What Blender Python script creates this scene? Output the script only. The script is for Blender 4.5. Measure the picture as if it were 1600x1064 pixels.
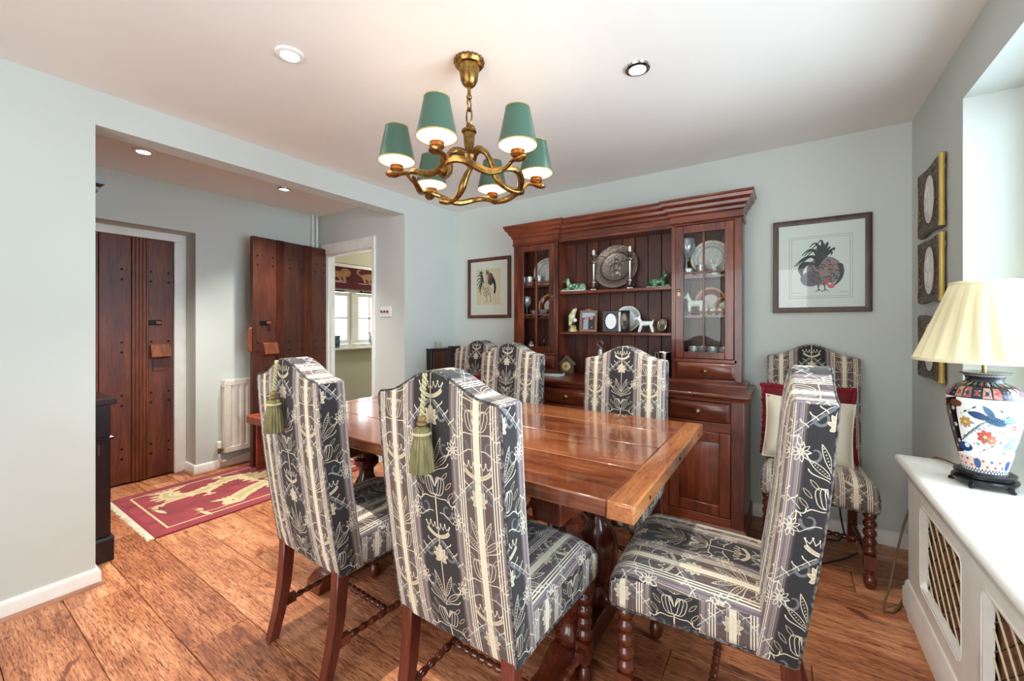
import bpy, bmesh, math, random
import numpy as np
from mathutils import Vector, Matrix
random.seed(7)
rng = np.random.default_rng(5)
PI = math.pi
for o in list(bpy.data.objects):
    bpy.data.objects.remove(o)
SC = bpy.context.scene
COL = SC.collection

# ------------------------------------------------------------------ camera, world, lights, exposure
cam_d = bpy.data.cameras.new('camera')
cam = bpy.data.objects.new('camera', cam_d); COL.objects.link(cam)
cam.location = (0, 0, 1.21)
cam.rotation_euler = (PI/2, 0, math.atan2(426, 639))
cam_d.sensor_width = 36; cam_d.lens = 639/1600*36; cam_d.shift_y = -25/1600
cam_d.clip_start = .02
SC.camera = cam
SC.view_settings.view_transform = 'Standard'; SC.view_settings.look = 'None'
SC.view_settings.gamma = 1; SC.view_settings.use_curve_mapping = False
SC.view_settings.exposure = 0.36
SC.cycles.use_denoising = True
SC.cycles.max_bounces = 8; SC.cycles.diffuse_bounces = 5; SC.cycles.transparent_max_bounces = 16
SC.cycles.caustics_reflective = False; SC.cycles.caustics_refractive = False
SC.cycles.sample_clamp_indirect = 6

W = bpy.data.worlds.new('sky'); SC.world = W; W.use_nodes = True
bg = W.node_tree.nodes['Background']
bg.inputs[0].default_value = (.86, .94, 1, 1); bg.inputs[1].default_value = 2.6

def area(name, loc, rot, sx, sy, power, col):
    l = bpy.data.lights.new(name, 'AREA'); l.shape = 'RECTANGLE'; l.size = sx; l.size_y = sy
    l.energy = power; l.color = col
    o = bpy.data.objects.new(name, l); COL.objects.link(o); o.location = loc; o.rotation_euler = rot
    return o
area('daylight_right_window', (1.15, 1.2, 1.5), (0, PI/2+.12, 0), 1.5, 2.0, 102, (.66, .85, 1))
area('rear_fill_light', (-.8, -1.85, 1.2), (PI/2, 0, 0), 2.4, 2.0, 42, (1, .98, .95))  # fill light outside the added rear opening, brightens the room from behind the camera
area('daylight_kitchen_window', (-5.0, 3.4, 1.5), (0, -PI/2, 0), 1.1, 1.6, 22, (.95, .98, 1))
kl = bpy.data.lights.new('kitchen_fill_light', 'POINT'); kl.energy = 20; kl.shadow_soft_size = .12; kl.color = (1, .96, .88)  # unseen fill added to brighten the backlit kitchen window frames
ko = bpy.data.objects.new('kitchen_fill_light', kl); COL.objects.link(ko); ko.location = (-3.6, 4.3, 2.15)

# ------------------------------------------------------------------ helpers
def lin(h):
    if isinstance(h, str):
        h = [int(h[i:i+2], 16)/255 for i in (0, 2, 4)]
    return tuple(c/12.92 if c <= .04045 else ((c+.055)/1.055)**2.4 for c in h)
def rgb(h):
    return np.array([int(h[i:i+2], 16)/255 for i in (0, 2, 4)])

class M:
    """collects shapes; obj() links them as one mesh object"""
    def __init__(s): s.v = []; s.f = []; s.u = []
    def add(s, vs, fs, us=None):
        b = len(s.v); s.v += [Vector(p) for p in vs]
        for i, f in enumerate(fs):
            s.f.append([b+k for k in f]); s.u.append(us[i] if us else None)
        return s
    def mark(s): return len(s.v)
    def xf(s, mat, a=0):
        for i in range(a, len(s.v)): s.v[i] = mat @ s.v[i]
        return s
    def box(s, x0, x1, y0, y1, z0, z1):
        vs = [(x, y, z) for z in (z0, z1) for y in (y0, y1) for x in (x0, x1)]
        return s.add(vs, [(0,2,3,1),(4,5,7,6),(0,1,5,4),(2,6,7,3),(0,4,6,2),(1,3,7,5)])
    def bar(s, p0, p1, w, h, up=(0,0,1), w1=None, h1=None):
        p0, p1 = Vector(p0), Vector(p1); d = (p1-p0).normalized()
        a = d.cross(Vector(up)).normalized(); b = a.cross(d).normalized()
        w1 = w if w1 is None else w1; h1 = h if h1 is None else h1
        vs = [p0+a*x*w/2+b*y*h/2 for x, y in ((-1,-1),(1,-1),(1,1),(-1,1))] + [p1+a*x*w1/2+b*y*h1/2 for x, y in ((-1,-1),(1,-1),(1,1),(-1,1))]
        return s.add(vs, [(0,1,2,3),(7,6,5,4),(0,4,5,1),(1,5,6,2),(2,6,7,3),(3,7,4,0)])
    def tube(s, pts, r, seg=8, closed=False, flat=1.0):
        pts = [Vector(p) for p in pts]; n = len(pts)
        rr = r if isinstance(r, (list, tuple)) else [r]*n
        up = Vector((0, 0, 1)); b = s.mark(); prev = None
        for i, p in enumerate(pts):
            d = (pts[(i+1) % n]-pts[i-1]) if closed else (pts[min(i+1, n-1)]-pts[max(i-1, 0)])
            d = d.normalized() if d.length > 1e-9 else Vector((0, 0, 1))
            if prev is None:
                a = d.cross(up)
                if a.length < .1: a = d.cross(Vector((1, 0, 0)))
            else: a = prev - d*prev.dot(d)
            a.normalize(); prev = a; c = d.cross(a)
            for k in range(seg):
                t = 2*PI*k/seg; s.v.append(p + (a*math.cos(t)+c*math.sin(t)*flat)*rr[i])
        m = n if closed else n-1
        for i in range(m):
            for k in range(seg):
                q = (b+i*seg+k, b+i*seg+(k+1) % seg, b+((i+1) % n)*seg+(k+1) % seg, b+((i+1) % n)*seg+k)
                s.f.append(list(q)); s.u.append(None)
        if not closed:
            s.f.append([b+k for k in range(seg)][::-1]); s.u.append(None)
            s.f.append([b+(n-1)*seg+k for k in range(seg)]); s.u.append(None)
        return s
    def lathe(s, prof, seg=20, c=(0, 0, 0), rip=None, cap=True):
        b = s.mark(); n = len(prof)
        for k, (r, z) in enumerate(prof):
            for j in range(seg):
                t = 2*PI*j/seg; q = r*(rip(t, k/(n-1)) if rip else 1)
                s.v.append(Vector((c[0]+q*math.cos(t), c[1]+q*math.sin(t), c[2]+z)))
        for k in range(n-1):
            for j in range(seg):
                j2 = (j+1) % seg
                s.f.append([b+k*seg+j, b+k*seg+j2, b+(k+1)*seg+j2, b+(k+1)*seg+j])
                s.u.append([(j/seg, k/(n-1)), ((j+1)/seg, k/(n-1)), ((j+1)/seg, (k+1)/(n-1)), (j/seg, (k+1)/(n-1))])
        if cap:
            if prof[0][0] > 1e-4: s.f.append([b+j for j in range(seg)][::-1]); s.u.append(None)
            if prof[-1][0] > 1e-4: s.f.append([b+(n-1)*seg+j for j in range(seg)]); s.u.append(None)
        return s
    def prism(s, poly, axis, a0, a1):
        def P(u, v, a): return {'x': (a, u, v), 'y': (u, a, v), 'z': (u, v, a)}[axis]
        n = len(poly)
        vs = [P(u, v, a0) for u, v in poly]+[P(u, v, a1) for u, v in poly]
        return s.add(vs, [list(range(n))[::-1], [n+i for i in range(n)]]+[[i, (i+1) % n, n+(i+1) % n, n+i] for i in range(n)])
    def sweep(s, prof, path, closed=False):
        """profile (out, z) mitred along a plan path; outward is left of the direction of travel"""
        n = len(path); P = [Vector(p) for p in path]; b = s.mark(); m = len(prof)
        def nor(i, j):
            d = (P[j]-P[i]).normalized(); return Vector((-d.y, d.x))
        for i in range(n):
            if closed: n0, n1 = nor(i-1, i), nor(i, (i+1) % n)
            else:
                n0 = nor(i-1, i) if i else nor(0, 1); n1 = nor(i, i+1) if i < n-1 else nor(n-2, n-1)
            q = (n0+n1); q = q/(1+n0.dot(n1))
            for o_, z in prof: s.v.append(Vector((P[i].x+q.x*o_, P[i].y+q.y*o_, z)))
        for i in range(n if closed else n-1):
            for k in range(m):
                k2 = (k+1) % m; i2 = (i+1) % n
                s.f.append([b+i*m+k, b+i2*m+k, b+i2*m+k2, b+i*m+k2]); s.u.append(None)
        if not closed:
            s.f.append([b+k for k in range(m)]); s.u.append(None)
            s.f.append([b+(n-1)*m+k for k in range(m)][::-1]); s.u.append(None)
        return s
    def ball(s, c, r, seg=12, rings=7, sc=(1, 1, 1)):
        pr = [(max(1e-5, r*math.sin(PI*k/rings)), -r*math.cos(PI*k/rings)) for k in range(rings+1)]
        a = s.mark(); s.lathe(pr, seg, cap=False)
        return s.xf(Matrix.Translation(c) @ Matrix.Diagonal((*sc, 1)), a)
    def mesh(s, name, uvf=None, flat=False, ang=38):
        me = bpy.data.meshes.new(name)
        me.from_pydata([tuple(p) for p in s.v], [], s.f); me.update()
        if uvf or any(s.u):
            ul = me.uv_layers.new(name='UVMap').data
            for p in me.polygons:
                for k, li in enumerate(p.loop_indices):
                    if uvf: ul[li].uv = uvf(me.vertices[me.loops[li].vertex_index].co, p.normal)
                    elif s.u[p.index]: ul[li].uv = s.u[p.index][k]
        bm = bmesh.new(); bm.from_mesh(me); bmesh.ops.recalc_face_normals(bm, faces=bm.faces[:]); bm.to_mesh(me); bm.free()
        if not flat:
            me.polygons.foreach_set('use_smooth', [True]*len(me.polygons)); me.set_sharp_from_angle(angle=math.radians(ang))
        return me
    def obj(s, name, mat, parent=None, loc=(0, 0, 0), rot=(0, 0, 0), bevel=0, seg=2, uvf=None, flat=False, ang=38):
        return link(s.mesh(name, uvf, flat, ang), name, mat, parent, loc, rot, bevel, seg)

def link(me, name, mat, parent=None, loc=(0, 0, 0), rot=(0, 0, 0), bevel=0, seg=2):
    o = bpy.data.objects.new(name, me); COL.objects.link(o)
    if mat and not me.materials: me.materials.append(mat)
    o.parent = parent; o.location = loc; o.rotation_euler = rot
    if bevel:
        b = o.modifiers.new('bevel', 'BEVEL'); b.width = bevel; b.segments = seg; b.limit_method = 'ANGLE'; b.angle_limit = math.radians(35); b.harden_normals = False
    return o
def tag(o, label, cat, group=None):
    o['label'] = label; o['category'] = cat
    if group: o['group'] = group
    return o
def thing(name, label, cat, loc=(0, 0, 0), rz=0, group=None, rot=None):
    o = bpy.data.objects.new(name, None); COL.objects.link(o); o.empty_display_size = .05
    o.location = loc; o.rotation_euler = rot or (0, 0, rz)
    return tag(o, label, cat, group)
def struct(o):
    o['kind'] = 'structure'; return o
def copy_tree(o, parent=None):
    kids = [c for c in COL.objects if c.parent == o]
    c = o.copy(); COL.objects.link(c); c.parent = parent
    for k in kids: copy_tree(k, c)
    return c

# ------------------------------------------------------------------ materials
class N:
    def __init__(s, name):
        s.m = bpy.data.materials.new(name); s.m.use_nodes = True; s.t = s.m.node_tree
        s.p = s.t.nodes['Principled BSDF']
    def n(s, typ, **kw):
        x = s.t.nodes.new(typ)
        for k, v in kw.items():
            if k.startswith('i_'):
                key = k[2:]; x.inputs[int(key) if key.isdigit() else key.replace('_', ' ')].default_value = v
            else: setattr(x, k, v)
        return x
    def l(s, a, b): s.t.links.new(a, b)
    def ramp(s, fac, stops):
        r = s.n('ShaderNodeValToRGB'); e = r.color_ramp.elements
        while len(e) < len(stops): e.new(.5)
        for q, (p, c) in zip(e, stops): q.position = p; q.color = (*c, 1) if len(c) == 3 else c
        s.l(fac, r.inputs[0]); return r
    def set(s, **kw):
        for k, v in kw.items(): s.p.inputs[k.replace('_', ' ')].default_value = v

def plain(name, col, rough=.5, metal=0, **kw):
    q = N(name); c = lin(col)
    tc = q.n('ShaderNodeTexCoord'); nz = q.n('ShaderNodeTexNoise', i_Scale=9.0, i_Detail=3.0)
    q.l(tc.outputs['Object'], nz.inputs['Vector'])
    r = q.ramp(nz.outputs['Fac'], [(.3, tuple(x*.93 for x in c)), (.7, tuple(min(1, x*1.05) for x in c))])
    q.l(r.outputs[0], q.p.inputs['Base Color']); q.set(Roughness=rough, Metallic=metal)
    for k, v in kw.items(): q.p.inputs[k.replace('_', ' ')].default_value = v
    return q.m

def wood(name, dark, mid, light, axis='x', rough=.35, fine=1.0, rand=False, bump=.12, coat=0, fw=.42, knots=0):
    q = N(name); tc = q.n('ShaderNodeTexCoord'); vec = tc.outputs['Object']
    if rand:
        oi = q.n('ShaderNodeObjectInfo'); ad = q.n('ShaderNodeVectorMath', operation='SCALE'); ad.inputs[0].default_value = (7.3, 3.1, 5.7)
        q.l(oi.outputs['Random'], ad.inputs['Scale']); a2 = q.n('ShaderNodeVectorMath', operation='ADD'); q.l(vec, a2.inputs[0]); q.l(ad.outputs[0], a2.inputs[1]); vec = a2.outputs[0]
    def mp(a, c):
        m = q.n('ShaderNodeMapping'); m.inputs['Scale'].default_value = tuple(a if k == axis else c for k in 'xyz'); q.l(vec, m.inputs['Vector']); return m.outputs[0]
    n1 = q.n('ShaderNodeTexNoise', i_Scale=1.0, i_Detail=5.0, i_Roughness=.6, i_Distortion=.9); q.l(mp(1.7*fine, 15*fine), n1.inputs['Vector'])
    n2 = q.n('ShaderNodeTexNoise', i_Scale=1.0, i_Detail=3.0, i_Roughness=.7); q.l(mp(9*fine, 130*fine), n2.inputs['Vector'])
    n3 = q.n('ShaderNodeTexNoise', i_Scale=2.6, i_Detail=2.0); q.l(vec, n3.inputs['Vector'])
    mx = q.n('ShaderNodeMath', operation='MULTIPLY_ADD', i_1=fw); q.l(n2.outputs['Fac'], mx.inputs[0])
    m2 = q.n('ShaderNodeMath', operation='MULTIPLY', i_1=1-fw); q.l(n1.outputs['Fac'], m2.inputs[0]); q.l(m2.outputs[0], mx.inputs[2])
    m3 = q.n('ShaderNodeMath', operation='MULTIPLY_ADD', i_1=.35); q.l(n3.outputs['Fac'], m3.inputs[0]); q.l(mx.outputs[0], m3.inputs[2])
    fac = m3.outputs[0]
    if rand:
        m4 = q.n('ShaderNodeMath', operation='MULTIPLY_ADD', i_1=.14 if rand is True else .08); q.l(oi.outputs['Random'], m4.inputs[0]); q.l(fac, m4.inputs[2])
        m5 = q.n('ShaderNodeMath', operation='SUBTRACT', i_1=.07); q.l(m4.outputs[0], m5.inputs[0]); fac = m5.outputs[0]
    if knots:
        vk = q.n('ShaderNodeTexNoise', i_Scale=5.5, i_Detail=1.5, i_Distortion=1.2); q.l(mp(.8, 2.0), vk.inputs['Vector'])
        kr = q.ramp(vk.outputs['Fac'], [(.26, (knots,)*3), (.36, (0, 0, 0))]); sb = q.n('ShaderNodeMath', operation='SUBTRACT'); q.l(fac, sb.inputs[0]); q.l(kr.outputs[0], sb.inputs[1])
        fine_n = q.n('ShaderNodeTexNoise', i_Scale=1.0, i_Detail=2.0); q.l(mp(26, 240), fine_n.inputs['Vector']); fr = q.ramp(fine_n.outputs['Fac'], [(.36, (.16, .16, .16)), (.46, (0, 0, 0))])
        s2 = q.n('ShaderNodeMath', operation='SUBTRACT'); q.l(sb.outputs[0], s2.inputs[0]); q.l(fr.outputs[0], s2.inputs[1]); fac = s2.outputs[0]
    r = q.ramp(fac, [(.46, lin(dark)), (.64, lin(mid)), (.84, lin(light))])
    q.l(r.outputs[0], q.p.inputs['Base Color']); q.set(Roughness=rough); q.p.inputs['Coat Weight'].default_value = coat; q.p.inputs['Coat Roughness'].default_value = .07
    b = q.n('ShaderNodeBump', i_Strength=bump, i_Distance=.004); q.l(mx.outputs[0], b.inputs['Height']); q.l(b.outputs[0], q.p.inputs['Normal'])
    return q.m

def glass(name, tint=(1, 1, 1), refl=.12, rough=.0, k=.75, body=0):
    """thin clear glass: light passes, the surface keeps its gloss"""
    q = N(name); q.t.nodes.remove(q.p)
    out = [n for n in q.t.nodes if n.type == 'OUTPUT_MATERIAL'][0]
    t = q.n('ShaderNodeBsdfTransparent'); t.inputs[0].default_value = (*tint, 1)
    g = q.n('ShaderNodeBsdfGlossy'); g.inputs['Roughness'].default_value = rough
    lw = q.n('ShaderNodeLayerWeight', i_Blend=.35)
    mm = q.n('ShaderNodeMath', operation='MULTIPLY_ADD', i_1=k, i_2=refl); q.l(lw.outputs['Fresnel'], mm.inputs[0])
    mx = q.n('ShaderNodeMixShader'); q.l(mm.outputs[0], mx.inputs[0]); q.l(t.outputs[0], mx.inputs[1]); q.l(g.outputs[0], mx.inputs[2]); fin = mx
    if body:
        d = q.n('ShaderNodeBsdfDiffuse'); d.inputs[0].default_value = (.85, .88, .9, 1); m2 = q.n('ShaderNodeMixShader', i_0=body); q.l(mx.outputs[0], m2.inputs[1]); q.l(d.outputs[0], m2.inputs[2]); fin = m2
    q.l(fin.outputs[0], out.inputs[0])
    return q.m

def emit(name, col, s):
    q = N(name); q.p.inputs['Base Color'].default_value = (*col, 1); q.p.inputs['Emission Color'].default_value = (*col, 1); q.p.inputs['Emission Strength'].default_value = s
    return q.m

def pic(name, arr, rough=.6, uv='UV', bump=0, sheen=0, **kw):
    """material from a picture drawn above in this script (no file is read)"""
    h, w, _ = arr.shape
    im = bpy.data.images.new(name, w, h); a = np.ones((h, w, 4), np.float32); a[..., :3] = np.clip(arr, 0, 1)[::-1]
    im.pixels.foreach_set(a.ravel()); im.update(); im.pack()
    q = N(name); tc = q.n('ShaderNodeTexCoord'); tx = q.n('ShaderNodeTexImage'); tx.image = im
    q.l(tc.outputs['UV'], tx.inputs[0]); q.l(tx.outputs[0], q.p.inputs['Base Color']); q.set(Roughness=rough)
    if sheen: q.p.inputs['Sheen Weight'].default_value = sheen
    if bump:
        nz = q.n('ShaderNodeTexNoise', i_Scale=700.0, i_Detail=1.0); q.l(tc.outputs['Object'], nz.inputs[0])
        b = q.n('ShaderNodeBump', i_Strength=bump, i_Distance=.001); q.l(nz.outputs['Fac'], b.inputs['Height']); q.l(b.outputs[0], q.p.inputs['Normal'])
    for k, v in kw.items(): q.p.inputs[k.replace('_', ' ')].default_value = v
    return q.m

def radial(name, stops, rmax, rough=.25, metal=0, lobes=0, bump=0):
    """rings of colour by distance from the object's own axis (plates)"""
    q = N(name); tc = q.n('ShaderNodeTexCoord'); sx = q.n('ShaderNodeSeparateXYZ'); q.l(tc.outputs['Object'], sx.inputs[0])
    cb = q.n('ShaderNodeCombineXYZ'); q.l(sx.outputs[0], cb.inputs[0]); q.l(sx.outputs[1], cb.inputs[1])
    ln = q.n('ShaderNodeVectorMath', operation='LENGTH'); q.l(cb.outputs[0], ln.inputs[0])
    dv = q.n('ShaderNodeMath', operation='DIVIDE', i_1=rmax); q.l(ln.outputs['Value'], dv.inputs[0]); fac = dv.outputs[0]
    r = q.ramp(fac, [(p, lin(c)) for p, c in stops])
    nz = q.n('ShaderNodeTexNoise', i_Scale=60.0, i_Detail=3.0); q.l(tc.outputs['Object'], nz.inputs[0])
    mx = q.n('ShaderNodeMix', data_type='RGBA', blend_type='MULTIPLY'); mx.inputs[0].default_value = .5
    rr = q.ramp(nz.outputs['Fac'], [(.35, (.55, .55, .55)), (.6, (1, 1, 1))])
    q.l(r.outputs[0], mx.inputs[6]); q.l(rr.outputs[0], mx.inputs[7]); q.l(mx.outputs[2], q.p.inputs['Base Color'])
    q.set(Roughness=rough, Metallic=metal)
    if bump:
        b = q.n('ShaderNodeBump', i_Strength=bump, i_Distance=.01); q.l(nz.outputs['Fac'], b.inputs['Height']); q.l(b.outputs[0], q.p.inputs['Normal'])
    return q.m

def two_tone(name, a, b, scale=40, rough=.2):
    q = N(name); tc = q.n('ShaderNodeTexCoord'); nz = q.n('ShaderNodeTexNoise', i_Scale=float(scale), i_Detail=2.0); q.l(tc.outputs['Object'], nz.inputs[0]); r = q.ramp(nz.outputs['Fac'], [(.42, lin(a)), (.58, lin(b))]); q.l(r.outputs[0], q.p.inputs['Base Color']); q.set(Roughness=rough); return q.m
def paint(name, col, rough=.75):
    q = N(name); c = lin(col); tc = q.n('ShaderNodeTexCoord')
    n1 = q.n('ShaderNodeTexNoise', i_Scale=1.3, i_Detail=3.0); q.l(tc.outputs['Object'], n1.inputs[0])
    r = q.ramp(n1.outputs['Fac'], [(.3, tuple(x*.97 for x in c)), (.7, tuple(min(1, x*1.03) for x in c))]); q.l(r.outputs[0], q.p.inputs['Base Color'])
    n2 = q.n('ShaderNodeTexNoise', i_Scale=160.0, i_Detail=3.0); q.l(tc.outputs['Object'], n2.inputs[0])
    b = q.n('ShaderNodeBump', i_Strength=.05, i_Distance=.002); q.l(n2.outputs['Fac'], b.inputs['Height']); q.l(b.outputs[0], q.p.inputs['Normal'])
    q.set(Roughness=rough); return q.m

wall_m = paint('wall_paint', 'CBD1CB'); ceil_m = paint('ceiling_paint', 'EFEBE5'); white_m = plain('white_gloss', 'EFEEE8', .3); cream_m = plain('cream_enamel', 'E4DDD0', .35)
kit_m = paint('kitchen_paint', 'CFCDB8')
plank_m = wood('floor_oak', '74402A', 'B6744E', 'E2A87C', 'x', .38, 1.25, 'low', .16, 0, .55, .22)
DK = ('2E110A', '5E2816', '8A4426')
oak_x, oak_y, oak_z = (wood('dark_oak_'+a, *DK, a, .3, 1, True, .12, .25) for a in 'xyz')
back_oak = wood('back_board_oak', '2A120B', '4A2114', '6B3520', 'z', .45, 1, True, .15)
tab_x = wood('table_oak_x', '47200F', '7C4024', 'A8683E', 'x', .17, .9, True, .05, .8)
tab_y = wood('table_oak_y', '4E2412', '86482A', 'B47444', 'y', .22, .9, True, .08, .6)
leg_m = wood('turned_oak', '2A0F08', '4E2013', '6E3420', 'z', .22, 1.2, True, .06, .5)
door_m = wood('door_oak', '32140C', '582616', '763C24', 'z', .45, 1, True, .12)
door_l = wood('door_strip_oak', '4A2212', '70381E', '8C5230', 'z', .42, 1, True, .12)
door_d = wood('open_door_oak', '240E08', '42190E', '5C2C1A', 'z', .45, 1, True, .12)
dark_m = wood('near_black_mahogany', '120706', '241010', '3A1A14', 'z', .3, 1, True, .05)
bench_m = wood('bench_oak', '4A160C', '84301C', 'A04C2C', 'y', .4, 1, True, .08)
frame_m = wood('picture_frame_wood', '2E1D18', '4A3228', '62483A', 'z', .4, 1.5, True, .1)
bead_m = wood('quadrant_bead_wood', '8A5A44', 'A8745A', 'BE8C6E', 'y', .5, 1, True, .05)
brass_m = N('aged_brass'); _t = brass_m.n('ShaderNodeTexCoord'); _n = brass_m.n('ShaderNodeTexNoise', i_Scale=70.0, i_Detail=4.0); brass_m.l(_t.outputs['Object'], _n.inputs[0])
_r = brass_m.ramp(_n.outputs['Fac'], [(.32, lin('6E5230')), (.55, lin('94733F')), (.78, lin('B4925A'))]); brass_m.l(_r.outputs[0], brass_m.p.inputs['Base Color']); brass_m.set(Roughness=.3, Metallic=1)
_b = brass_m.n('ShaderNodeBump', i_Strength=.2, i_Distance=.003); brass_m.l(_n.outputs['Fac'], _b.inputs['Height']); brass_m.l(_b.outputs[0], brass_m.p.inputs['Normal']); brass_m = brass_m.m
pull_m = plain('brass_pull', '8F7F58', .3, 1); iron_m = plain('black_iron', '1A1716', .5, .6)
steel_m = plain('polished_steel', 'C8CBCC', .12, 1); silver_m = plain('silver_plate', '9C948C', .25, 1); chrome_m = plain('chrome', 'D8D8D8', .12, 1)
gl = glass('clear_glass'); cut_gl = glass('cut_glass', (.95, .97, .98), .22, .04, .75, .22); pane_gl = glass('window_glass', (1, 1, 1), .0, 0, .6); cab_gl = glass('cabinet_glass', (.98, .99, .98), .0, 0, .35)

# ------------------------------------------------------------------ drawn patterns (numpy canvases)
class Canvas:
    def __init__(s, w, h, ppm, col, wrap=False):
        s.w, s.h, s.k, s.wrap = w, h, ppm, wrap
        s.W, s.H = int(round(w*ppm)), int(round(h*ppm)); s.a = np.ones((s.H, s.W, 3))*rgb(col)
    def _region(s, x0, y0, x1, y1):
        return int(math.floor(x0*s.k)), int(math.floor(y0*s.k)), int(math.ceil(x1*s.k))+1, int(math.ceil(y1*s.k))+1
    def _put(s, X0, Y0, cov, col, al):
        if s.wrap:
            ys = (np.arange(Y0, Y0+cov.shape[0])) % s.H; xs = (np.arange(X0, X0+cov.shape[1])) % s.W
        else:
            ys = np.arange(Y0, Y0+cov.shape[0]); xs = np.arange(X0, X0+cov.shape[1])
            ky = (ys >= 0) & (ys < s.H); kx = (xs >= 0) & (xs < s.W); ys, xs, cov = ys[ky], xs[kx], cov[np.ix_(ky, kx)]
        if not len(ys) or not len(xs): return
        ix = np.ix_(ys, xs); c = (cov*al)[..., None]; s.a[ix] = s.a[ix]*(1-c)+rgb(col)*c
    def stroke(s, pts, w0, w1=None, col='000000', al=1.0):
        """pts in metres, x right, y down; widths are half widths"""
        w1 = w0 if w1 is None else w1; pts = np.array(pts, float); m = max(w0, w1)+1.5/s.k
        X0, Y0, X1, Y1 = s._region(pts[:, 0].min()-m, pts[:, 1].min()-m, pts[:, 0].max()+m, pts[:, 1].max()+m)
        gx, gy = np.meshgrid((np.arange(X0, X1)+.5)/s.k, (np.arange(Y0, Y1)+.5)/s.k); best = np.full(gx.shape, -9.)
        n = len(pts)-1
        for i in range(n):
            a, b = pts[i], pts[i+1]; d = b-a; L = max(d @ d, 1e-12)
            t = np.clip(((gx-a[0])*d[0]+(gy-a[1])*d[1])/L, 0, 1)
            q = (w0+(w1-w0)*(i+t)/n) - np.hypot(gx-a[0]-t*d[0], gy-a[1]-t*d[1]); best = np.maximum(best, q)
        s._put(X0, Y0, np.clip(best*s.k+.5, 0, 1), col, al)
    def leaf(s, p, q, w, col, edge=None, ew=.0012):
        """lens from p to q"""
        p, q = np.array(p, float), np.array(q, float); n = 9
        T = np.linspace(0, 1, n); base = p+(q-p)*T[:, None]; d = q-p; nn = np.array([-d[1], d[0]])/max(np.hypot(*d), 1e-9)
        prof = np.sin(PI*T)**.8*w
        if col: s.poly(np.vstack([base+nn*prof[:, None], (base-nn*prof[:, None])[::-1]]), col)
        if edge:
            s.stroke(base+nn*prof[:, None], ew, ew, edge); s.stroke(base-nn*prof[:, None], ew, ew, edge)
    def ell(s, c, rx, ry, col, al=1.0, rot=0):
        m = max(rx, ry)+2/s.k; X0, Y0, X1, Y1 = s._region(c[0]-m, c[1]-m, c[0]+m, c[1]+m)
        gx, gy = np.meshgrid((np.arange(X0, X1)+.5)/s.k-c[0], (np.arange(Y0, Y1)+.5)/s.k-c[1])
        cr, sr = math.cos(rot), math.sin(rot); u, v = gx*cr+gy*sr, -gx*sr+gy*cr
        d = (1-np.hypot(u/rx, v/ry))*min(rx, ry); s._put(X0, Y0, np.clip(d*s.k+.5, 0, 1), col, al)
    def poly(s, pts, col, al=1.0):
        pts = np.array(pts, float); X0, Y0, X1, Y1 = s._region(pts[:, 0].min(), pts[:, 1].min(), pts[:, 0].max(), pts[:, 1].max())
        acc = 0
        for ox, oy in ((.25, .25), (.75, .25), (.25, .75), (.75, .75)):
            gx, gy = np.meshgrid((np.arange(X0, X1)+ox)/s.k, (np.arange(Y0, Y1)+oy)/s.k); ins = np.zeros(gx.shape, bool)
            j = len(pts)-1
            for i in range(len(pts)):
                (xi, yi), (xj, yj) = pts[i], pts[j]
                c = ((yi > gy) != (yj > gy)) & (gx < (xj-xi)*(gy-yi)/((yj-yi) if abs(yj-yi) > 1e-12 else 1e-12)+xi); ins ^= c; j = i
            acc = acc+ins
        s._put(X0, Y0, acc/4., col, al)
def bez(a, b, c, d, n=12):
    a, b, c, d = map(np.array, (a, b, c, d)); t = np.linspace(0, 1, n)[:, None]
    return a*(1-t)**3+3*b*t*(1-t)**2+3*c*t*t*(1-t)+d*t**3

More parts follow.
